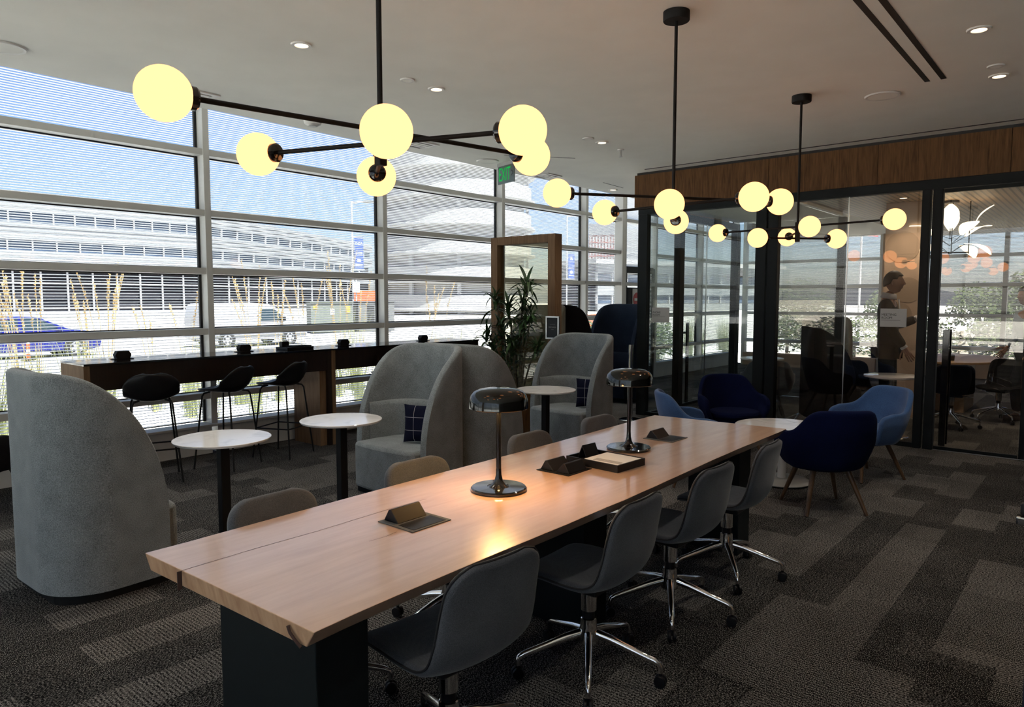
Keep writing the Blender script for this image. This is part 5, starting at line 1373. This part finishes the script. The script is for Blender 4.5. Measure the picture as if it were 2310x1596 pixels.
# ================================================================== MEETING ROOM AND PHONE ROOM
# lamp of glowing petals
PX, PY = 11.05, 1.72
t = empty('petal_lamp', (PX, PY, 0), label='glowing petal pendant lamp hanging in the meeting room', cat='pendant lamp')
MB().lathe([(0.09, 2.87), (0.09, 2.90)], 28).build('canopy', 'black_matte', t, 40)
for x, y in ((0.12, -0.20), (-0.05, 0.28), (0.0, -0.02)):
    MB().cyl((x, y), 0.007, 2.20, 2.89, 8).build('stem', 'black_matte', t)
MB().tube([(0.12, -0.20, 2.22), (-0.05, 0.28, 2.22), (0.0, -0.02, 2.22)], 0.007, 8, closed=True).build('frame', 'black_matte', t)
random.seed(41)
for k in range(12):
    a = R(30 * k + 8); r_ = 0.20 + 0.06 * (k % 2); lift = (0.95, 0.40, -0.45)[k % 3]; z = 2.46 + (0.06, -0.03, -0.14)[k % 3]
    mb = MB(); n = 8; up_ = []; dn = []
    for i in range(n + 1):
        f = i / n; ww = 0.10 * math.sin(PI * (0.06 + 0.90 * f)) ** 0.9
        up_.append((-ww + 0.36 * 0, 0.36 * f, 0.05 * math.sin(PI * f))); dn.append((ww, 0.36 * f, 0.05 * math.sin(PI * f)))
    vs_ = [p for q in zip(up_, dn) for p in q]
    mb.add(vs_, [(2 * i, 2 * i + 1, 2 * i + 3, 2 * i + 2) for i in range(n)])
    o = mb.build('petal', 'petal', t, 60, solid=(0.006, 0)); o.location = (r_ * math.cos(a), r_ * math.sin(a), z); o.rotation_euler = (lift, 0, a - PI / 2)
    MB().tube([(0.0, 0.0, z - 0.12), (r_ * math.cos(a), r_ * math.sin(a), z)], 0.004, 6).build('petal_arm', 'black_matte', t)
# tan column with round reliefs, standing in for a tan wall mirrored in the glass
t = empty('tan_column', (10.95, 2.20, 0), label='tan column with round reliefs, standing in for a reflected tan wall', cat='column')
MB().box(-0.20, 0.20, -0.235, 0.235, 0, 2.895).build('shaft', 'tan_wall', t)
for yy, zz, rr in ((0.02, 2.30, 0.21), (-0.06, 1.72, 0.17), (0.05, 1.38, 0.18)):
    MB().lathe([(rr, 0), (rr, 0.004)], 32, mtx=Matrix.Translation((-0.204, yy, zz)) @ Matrix.Rotation(PI / 2, 4, 'Y')).build('relief_disc', 'tan_disc', t)
# downlights inside; the third is added to light the tan column
for i, (x, y) in enumerate(((10.0, 1.0), (12.2, 0.2), (10.35, 2.15), (14.6, 0.9))):
    t = empty('meeting_downlight', (x, y, 2.90), label='round downlight in the slatted meeting room ceiling', cat='light', group='meeting room downlights')
    MB().lathe([(0.045, -0.003), (0.045, -0.001)], 20).build('lamp_face', 'downlight', t)
    MB().lathe([(0.045, -0.005), (0.06, -0.006), (0.065, -0.001)], 20, cap=False).build('trim_ring', 'black_matte', t)
    ld = bpy.data.lights.new('downlight_beam', 'SPOT'); ld.energy = 16; ld.spot_size = R(110); ld.spot_blend = 0.8; ld.color = (1.0, 0.84, 0.64); ld.shadow_soft_size = 0.04
    lo = bpy.data.objects.new('beam', ld); COL.objects.link(lo); lo.parent = t; lo.location = (0, 0, -0.03)
t = empty('meeting_slot_light', (12.4, -0.15, 2.90), label='linear ceiling slot with pale blade in the meeting room', cat='vent')
MB().box(-0.9, 0.9, -0.08, 0.08, -0.006, -0.001).build('slot', 'gasket', t); MB().box(-0.88, 0.88, -0.03, 0.03, -0.010, -0.006).build('blade', 'sign_plate', t)
# furniture
wing = pod('wing_chair', 1.16, 0.62, 0.74, 'black_fab', 'tall black wing chair behind the meeting room glass', cat='chair')
for ch in list(wing.children):
    if ch.name.startswith('plinth'): bpy.data.objects.remove(ch)
for ch in wing.children: ch.location.z = 0.10
for sx in (0.06, 0.52):
    for sy in (-0.26, 0.26):
        MB().tube([(sx, sy, 0.17), (sx + (0.09 if sx > 0.3 else -0.09), sy * 1.25, 0.003)], 0.012, 10).build('leg', 'brushed', wing, 60)
wing.location = (9.06, 2.93, 0); wing.rotation_euler = (0, 0, R(-60))
t = empty('side_table', (9.08, 1.93, 0), label='small round white table behind the meeting room glass', cat='table')
MB().lathe([(0.27, 0.690), (0.295, 0.70), (0.295, 0.718), (0.29, 0.72)], 48).build('tabletop', 'marble', t, 30)
MB().cyl((0, 0), 0.03, 0.012, 0.692, 18).build('column', 'chrome', t, 40)
MB().lathe([(0.2, 0), (0.2, 0.008), (0.19, 0.013)], 32).build('base', 'chrome', t, 40)
def meeting_chair(x, y, rz, lab):
    t = task_chair('black_fab', lab); t['group'] = 'black swivel chairs in the meeting room'; t.name = 'swivel_chair'
    t.location = (x, y, 0); t.rotation_euler = (0, 0, rz)
meeting_chair(10.25, 1.50, R(-75), 'black swivel chair beside the meeting room door handle')
meeting_chair(11.15, 1.10, R(75), 'black swivel chair turned towards the standing person in pale shirt')
meeting_chair(10.15, 2.55, R(-100), 'black swivel chair behind the suited man')
t = empty('meeting_table', (12.1, 1.75, 0), label='oak topped oval meeting table with pale panel base', cat='table')
MB().prism([(0.95 * math.cos(2 * PI * k / 48), 0.62 * math.sin(2 * PI * k / 48)) for k in range(48)], 0.71, 0.74).build('tabletop', 'wood_light', t, 30, bevel=0.004)
MB().box(-0.45, 0.45, -0.2, 0.2, 0, 0.71).build('base', 'wood_light', t)
t = empty('pencil_pot', (11.55, 1.72, 0.74), label='small black pot standing on the meeting table', cat='pot')
MB().lathe([(0.045, 0.0005), (0.05, 0.08), (0.046, 0.08), (0.042, 0.006)], 20).build('cup', 'black_plastic', t, 40)
for k in range(3): MB().tube([(0.01 * k - 0.01, 0, 0.01), (0.02 * k - 0.02, 0.02, 0.19)], 0.003, 6).build('pencil', 'black_matte', t)
cream = pod('cream_pod', 1.30, 0.68, 0.80, 'cream_fab', 'cream high-backed chair standing in for a pod reflected in the glass', cat='pod chair', grp='cream chairs')
cream.location = (13.2, 3.9, 0); cream.rotation_euler = (0, 0, R(200))  # solid chair added where the glass mirrors a lounge pod
dup(cream, (13.6, 0.35, 0), R(150), 'cream high-backed chair beyond the oak meeting table')
# phone room: grey chair, table, glasses
t = empty('phone_table', (10.15, 3.86, 0), label='small round white table inside the phone room', cat='table')
MB().lathe([(0.27, 0.720), (0.30, 0.73), (0.30, 0.745), (0.295, 0.75)], 48).build('tabletop', 'marble', t, 30)
MB().cyl((0, 0), 0.03, 0.012, 0.722, 18).build('column', 'black_matte', t, 40)
MB().lathe([(0.22, 0), (0.22, 0.008), (0.21, 0.013)], 32).build('base', 'black_matte', t, 40)
M['tumbler'] = glass('tumbler_glass', (0.92, 0.93, 0.93), 1.6)
for i, (x, y) in enumerate(((10.10, 3.80), (10.20, 3.79), (10.15, 3.94))):
    o = MB().lathe([(0.028, 0.001), (0.034, 0.11), (0.032, 0.11), (0.026, 0.006), (0.001, 0.006)], 24, cap=False).build('tumbler', 'tumbler', None, 40)
    o.location = (x, y, 0.75); tag(o, 'clear drinking glass standing on the phone room table', 'glass', 'glasses in the phone room')
pc = armchair('phone_room_chair', 'chair_warm', 'chair_warm', 'black_matte', 'grey shell chair inside the phone room beside the glass table', cat='chair')
pc.location = (9.45, 3.52, 0); pc.rotation_euler = (0, 0, R(-65))

# ================================================================== PEOPLE
def skin_mesh(verts, edges, radii, root=0, levels=2):
    me = bpy.data.meshes.new('tmp'); me.from_pydata(verts, edges, [])
    o = bpy.data.objects.new('tmp', me); COL.objects.link(o)
    md = o.modifiers.new('skin', 'SKIN'); md.use_smooth_shade = True
    lay = me.skin_vertices[0].data if me.skin_vertices else None
    if lay is None:
        bm = bmesh.new(); bm.from_mesh(me); bm.verts.layers.skin.verify(); bm.to_mesh(me); bm.free(); lay = me.skin_vertices[0].data
    for i, r_ in enumerate(radii):
        lay[i].radius = r_ if isinstance(r_, tuple) else (r_, r_); lay[i].use_root = (i == root)
    s_ = o.modifiers.new('sub', 'SUBSURF'); s_.levels = levels; s_.render_levels = levels
    dg = bpy.context.evaluated_depsgraph_get(); dg.update()
    res = bpy.data.meshes.new_from_object(o.evaluated_get(dg))
    bpy.data.objects.remove(o)
    return res
def to_mb(me):
    mb = MB(); mb.add([tuple(v.co) for v in me.vertices], [tuple(p.vertices) for p in me.polygons]); return mb
def head_mb(mb, cx, cy, zc, h, yaw=0.0, pitch=0.0):
    """face looks to +y before yaw; h = head height"""
    nu, nv = 32, 26
    mt_ = Matrix.Translation((cx, cy, zc)) @ Matrix.Rotation(yaw, 4, 'Z') @ Matrix.Rotation(pitch, 4, 'X')
    def g(x, s_): return math.exp(-(x / s_) ** 2)
    vs_ = []
    for j in range(nv):
        th = PI * j / (nv - 1); zz = -math.cos(th)
        for i in range(nu):
            a = 2 * PI * i / nu; sx, sy = math.sin(a), math.cos(a)
            rr = math.sin(th)
            x = 0.325 * sx * rr; y = 0.40 * sy * rr; z = 0.5 * zz
            if z < 0: x *= 1 + 0.42 * z; y *= 1 + (0.18 * z if sy > 0 else 0.75 * z)
            if sy > 0:
                f = g(x, 0.06)
                y += 0.115 * f * g(z + 0.07, 0.055) + 0.05 * f * g(z - 0.01, 0.06)          # nose
                y += 0.030 * g(x, 0.16) * g(z - 0.11, 0.05)                                     # brow
                y += 0.035 * g(x, 0.09) * (g(z + 0.205, 0.025) + g(z + 0.26, 0.025))             # lips
                y += 0.055 * g(x, 0.10) * g(z + 0.42, 0.07)                                      # chin
                for s_ in (-1, 1): y -= 0.035 * g(x - s_ * 0.13, 0.06) * g(z - 0.03, 0.05)       # eye sockets
            vs_.append((x * h, y * h, z * h))
    mb.add(vs_, [(j * nu + i, j * nu + (i + 1) % nu, (j + 1) * nu + (i + 1) % nu, (j + 1) * nu + i) for j in range(nv - 1) for i in range(nu)], mt_)
    for s_ in (-1, 1):
        mb.add(*(lambda t_: (t_.v, t_.f))(MB().sphere((s_ * 0.325 * h, -0.02 * h, -0.01 * h), 0.10 * h, 10, 8, (0.35, 0.75, 1.15))), mt_)
    return mt_
def hand_mb(mb, wrist, d, palm_n, spread=1.0, curl=0.35, L_=0.185):
    d = Vector(d).normalized(); n = Vector(palm_n).normalized(); s_ = d.cross(n).normalized(); w0_ = Vector(wrist)
    pl = [w0_ + d * (L_ * 0.02), w0_ + d * (L_ * 0.25), w0_ + d * (L_ * 0.48)]
    for a, b, ra in ((0, 1, 0.024), (1, 2, 0.027)):
        for q in (-0.6, 0, 0.6):
            mb.tube([tuple(pl[a] + s_ * q * 0.026), tuple(pl[b] + s_ * q * 0.034)], 0.0145, 8)
    for k, (q, ln) in enumerate(((-1.0, 0.40), (-0.35, 0.48), (0.30, 0.45), (0.92, 0.35))):
        p = pl[2] + s_ * q * 0.031; dr_ = (d + s_ * q * 0.10 * spread).normalized(); P = [tuple(p - d * 0.015)]
        for m_ in range(3):
            dr_ = (dr_ + n * curl * (0.5 + 0.4 * m_)).normalized(); p = p + dr_ * ln * L_ * (0.42, 0.33, 0.25)[m_]; P.append(tuple(p))
        mb.tube(P, 0.0088, 8, r1=0.0068)
    p = pl[0] + s_ * -0.028 + d * 0.02; P = [tuple(p)]; dr_ = (d * 0.6 - s_ * 0.9).normalized()
    for m_ in range(3):
        p = p + dr_ * L_ * (0.22, 0.20, 0.16)[m_]; P.append(tuple(p)); dr_ = (dr_ + d * 0.45).normalized()
    mb.tube(P, 0.0105, 8, r1=0.008)
def person(loc, rz, S, J, label, top, legs, shoes_m, hair_m, coat, face_yaw=0.0):
    """J: joints for a 1.75 m figure facing +y; S scales it"""
    t = empty('person', loc, rz, label=label, cat='person')
    names = [n for n in J if n != 'head']; idx = {n: i for i, n in enumerate(names)}
    E_ = [('pelvis', 'belly'), ('belly', 'chest'), ('chest', 'neck0'), ('neck0', 'neck1'), ('chest', 'shL'), ('shL', 'elL'), ('elL', 'wrL'), ('chest', 'shR'), ('shR', 'elR'), ('elR', 'wrR'),
          ('pelvis', 'hipL'), ('hipL', 'knL'), ('knL', 'anL'), ('anL', 'toL'), ('pelvis', 'hipR'), ('hipR', 'knR'), ('knR', 'anR'), ('anR', 'toR')]
    RB = dict(pelvis=(0.14, 0.10), belly=(0.125, 0.09), chest=(0.145, 0.10), neck0=0.058, neck1=0.055, shL=0.06, elL=0.042, wrL=0.028, shR=0.06, elR=0.042, wrR=0.028, hipL=0.085, knL=0.058, anL=0.04, toL=0.035, hipR=0.085, knR=0.058, anR=0.04, toR=0.035)
    V = [tuple(c * S for c in J[n]) for n in names]
    def rs(k): return [tuple(x * S * k for x in RB[n]) if isinstance(RB[n], tuple) else RB[n] * S * k for n in names]
    me = skin_mesh(V, [(idx[a], idx[b]) for a, b in E_], rs(0.86), idx['pelvis'])
    mb = to_mb(me)
    hc = Vector(J['head']) * S if 'head' in J else Vector(J['neck1']) * S + Vector((0, 0.02, 0.11)) * S
    hm = head_mb(mb, hc.x, hc.y, hc.z, 0.235 * S, face_yaw)
    for s_ in ('L', 'R'):
        e, w_ = Vector(J['el' + s_]) * S, Vector(J['wr' + s_]) * S
        d = (w_ - e).normalized()
        hd, pn = coat.get('hand' + s_, (d, Vector((1 if s_ == 'L' else -1, 0, 0))))
        hand_mb(mb, w_ - d * 0.01, hd, pn, L_=0.185 * S)
    mb.build('body', 'skin', t, 70)
    # hair cap
    hb = MB(); nu, nv = 28, 12; h = 0.235 * S; vs_ = []
    for j in range(nv):
        th = R(92) * j / (nv - 1)
        for i in range(nu):
            a = 2 * PI * i / nu; sy = math.cos(a); lim = 0.62 if sy > 0.45 else (0.80 if sy > -0.15 else 1.0 + 0.22 * max(0, -sy))
            q = th * lim
            vs_.append((0.350 * math.sin(a) * math.sin(q) * h, (0.425 * sy * math.sin(q) - 0.01) * h, (0.525 * math.cos(q) + 0.005) * h))
    hb.add(vs_, [(j * nu + i, j * nu + (i + 1) % nu, (j + 1) * nu + (i + 1) % nu, (j + 1) * nu + i) for j in range(nv - 1) for i in range(nu)], hm)
    hb.build('hair', hair_m, t, 70, solid=(0.012, 1))
    # clothing: jacket / shirt from hips to wrists, trousers, shoes
    def sub(keys, edges, k, extra={}):
        ks = list(keys); ii = {n: i for i, n in enumerate(ks)}
        vv = [tuple(c * S for c in (extra.get(n, {}).get('p') or J[n])) for n in ks]
        rr = []
        for n in ks:
            r_ = extra.get(n, {}).get('r', RB[n]); rr.append(tuple(x * S * k for x in r_) if isinstance(r_, tuple) else r_ * S * k)
        return skin_mesh(vv, [(ii[a], ii[b]) for a, b in edges], rr, 0)
    ex = {'neck0': {'r': 0.062}, 'wrL': {'p': tuple(Vector(J['elL']).lerp(Vector(J['wrL']), 0.93)), 'r': 0.040}, 'wrR': {'p': tuple(Vector(J['elR']).lerp(Vector(J['wrR']), 0.93)), 'r': 0.040}, 'elL': {'r': 0.050}, 'elR': {'r': 0.050}, 'pelvis': {'r': (0.150, 0.112), 'p': (0, 0, 0.87)}}
    if coat.get('short'):
        ex['wrL'] = {'p': tuple(Vector(J['elL']).lerp(Vector(J['wrL']), 0.2)), 'r': 0.052}; ex['wrR'] = {'p': tuple(Vector(J['elR']).lerp(Vector(J['wrR']), 0.2)), 'r': 0.052}
    up_ = ['pelvis', 'belly', 'chest', 'neck0', 'shL', 'elL', 'wrL', 'shR', 'elR', 'wrR']
    m1 = sub(up_, [e for e in E_ if e[0] in up_ and e[1] in up_], 1.22, ex)
    to_mb(m1).build(coat['name'], top, t, 70)
    lo_ = ['pelvis', 'hipL', 'knL', 'anL', 'hipR', 'knR', 'anR']
    m2 = sub(lo_, [e for e in E_ if e[0] in lo_ and e[1] in lo_], 1.10, {'pelvis': {'r': (0.135, 0.10)}, 'knL': {'r': 0.07}, 'knR': {'r': 0.07}, 'anL': {'r': 0.062, 'p': tuple(Vector(J['anL']) + Vector((0, 0, 0.02)))}, 'anR': {'r': 0.062, 'p': tuple(Vector(J['anR']) + Vector((0, 0, 0.02)))}})
    to_mb(m2).build('trousers', legs, t, 70)
    for s_ in ('L', 'R'):
        a, b = Vector(J['an' + s_]) * S, Vector(J['to' + s_]) * S
        d = (b - a); d.z = 0; d.normalize(); yaw = math.atan2(d.y, d.x) - PI / 2
        pl = [(0.045 * math.sin(q) * (1.0 if math.cos(q) > 0 else 0.8), 0.045 + 0.13 * math.cos(q)) for q in [2 * PI * k / 20 for k in range(20)]]
        o = MB().prism([(x * S, y * S) for x, y in pl], 0.0, 0.075 * S).build('shoe', shoes_m, t, 50, bevel=0.02)
        o.location = (a.x, a.y, 0.001); o.rotation_euler = (0, 0, yaw)
    if coat.get('collar'):
        n0 = Vector(J['neck0']) * S
        MB().lathe([(0.085 * S, 0), (0.068 * S, 0.060 * S)], 24, (0, 0), Matrix.Translation((n0.x, n0.y - 0.002, n0.z - 0.012)) @ Matrix.Rotation(R(-10), 4, 'X'), cap=False).build('shirt_collar', 'shirt', t, 60, solid=(0.006, 0))
        MB().prism([(-0.05 * S, 0), (0.05 * S, 0), (0.012 * S, -0.26 * S), (-0.012 * S, -0.26 * S)], 0, 0.006, Matrix.Translation((n0.x, n0.y + 0.105 * S, n0.z - 0.02 * S)) @ Matrix.Rotation(PI / 2 + R(6), 4, 'X')).build('shirt_front', 'shirt', t)
        for s_ in ('L', 'R'):
            a = Vector(J['el' + s_]).lerp(Vector(J['wr' + s_]), 0.90) * S; b = Vector(J['el' + s_]).lerp(Vector(J['wr' + s_]), 1.0) * S
            MB().tube([tuple(a), tuple(b)], 0.037 * S, 14).build('shirt_cuff', 'shirt', t, 60)
    return t
JM = dict(pelvis=(0, 0, 0.95), belly=(0, 0.0, 1.12), chest=(0, -0.01, 1.36), neck0=(0, -0.005, 1.47), neck1=(0, 0.015, 1.55), head=(0, 0.045, 1.635),
          shL=(0.19, -0.01, 1.40), elL=(0.23, 0.06, 1.13), wrL=(0.20, 0.20, 0.92), shR=(-0.19, -0.01, 1.40), elR=(-0.23, 0.05, 1.15), wrR=(-0.17, 0.27, 1.24),
          hipL=(0.09, 0, 0.90), knL=(0.10, 0.02, 0.49), anL=(0.11, -0.01, 0.085), toL=(0.12, 0.12, 0.03), hipR=(-0.09, 0, 0.90), knR=(-0.10, 0.03, 0.49), anR=(-0.10, 0.0, 0.085), toR=(-0.11, 0.14, 0.03))
fyaw = R(-176)  # the suited man is a solid figure in place of a mirrored one
person((9.66, 2.12, 0), fyaw, 1.10, JM, 'man in dark suit and open white collar in profile, solid stand-in for a glass reflection', 'suit', 'suit', 'shoe', 'hair',
       {'name': 'jacket', 'collar': True, 'handR': ((0.25, 0.85, 0.45), (0.3, 0.1, 1.0)), 'handL': ((0.0, 0.5, -0.85), (-1, 0, 0))})
JW = dict(pelvis=(0, 0, 0.95), belly=(0, 0.03, 1.12), chest=(0, 0.05, 1.36), neck0=(0, 0.06, 1.47), neck1=(0, 0.08, 1.55), head=(0, 0.11, 1.635),
          shL=(0.18, 0.05, 1.40), elL=(0.24, 0.03, 1.13), wrL=(0.22, 0.18, 0.95), shR=(-0.18, 0.05, 1.40), elR=(-0.24, 0.03, 1.13), wrR=(-0.21, 0.16, 0.93),
          hipL=(0.09, 0, 0.90), knL=(0.12, 0.10, 0.50), anL=(0.14, 0.04, 0.085), toL=(0.16, 0.18, 0.03), hipR=(-0.09, 0, 0.90), knR=(-0.11, 0.02, 0.49), anR=(-0.13, -0.06, 0.085), toR=(-0.14, 0.08, 0.03))
person((11.30, 0.79, 0), R(40), 1.0, JW, 'person in pale blue shirt and dark trousers standing at the meeting room table', 'blue_shirt', 'trousers', 'shoe', 'hair', {'name': 'shirt', 'short': False})
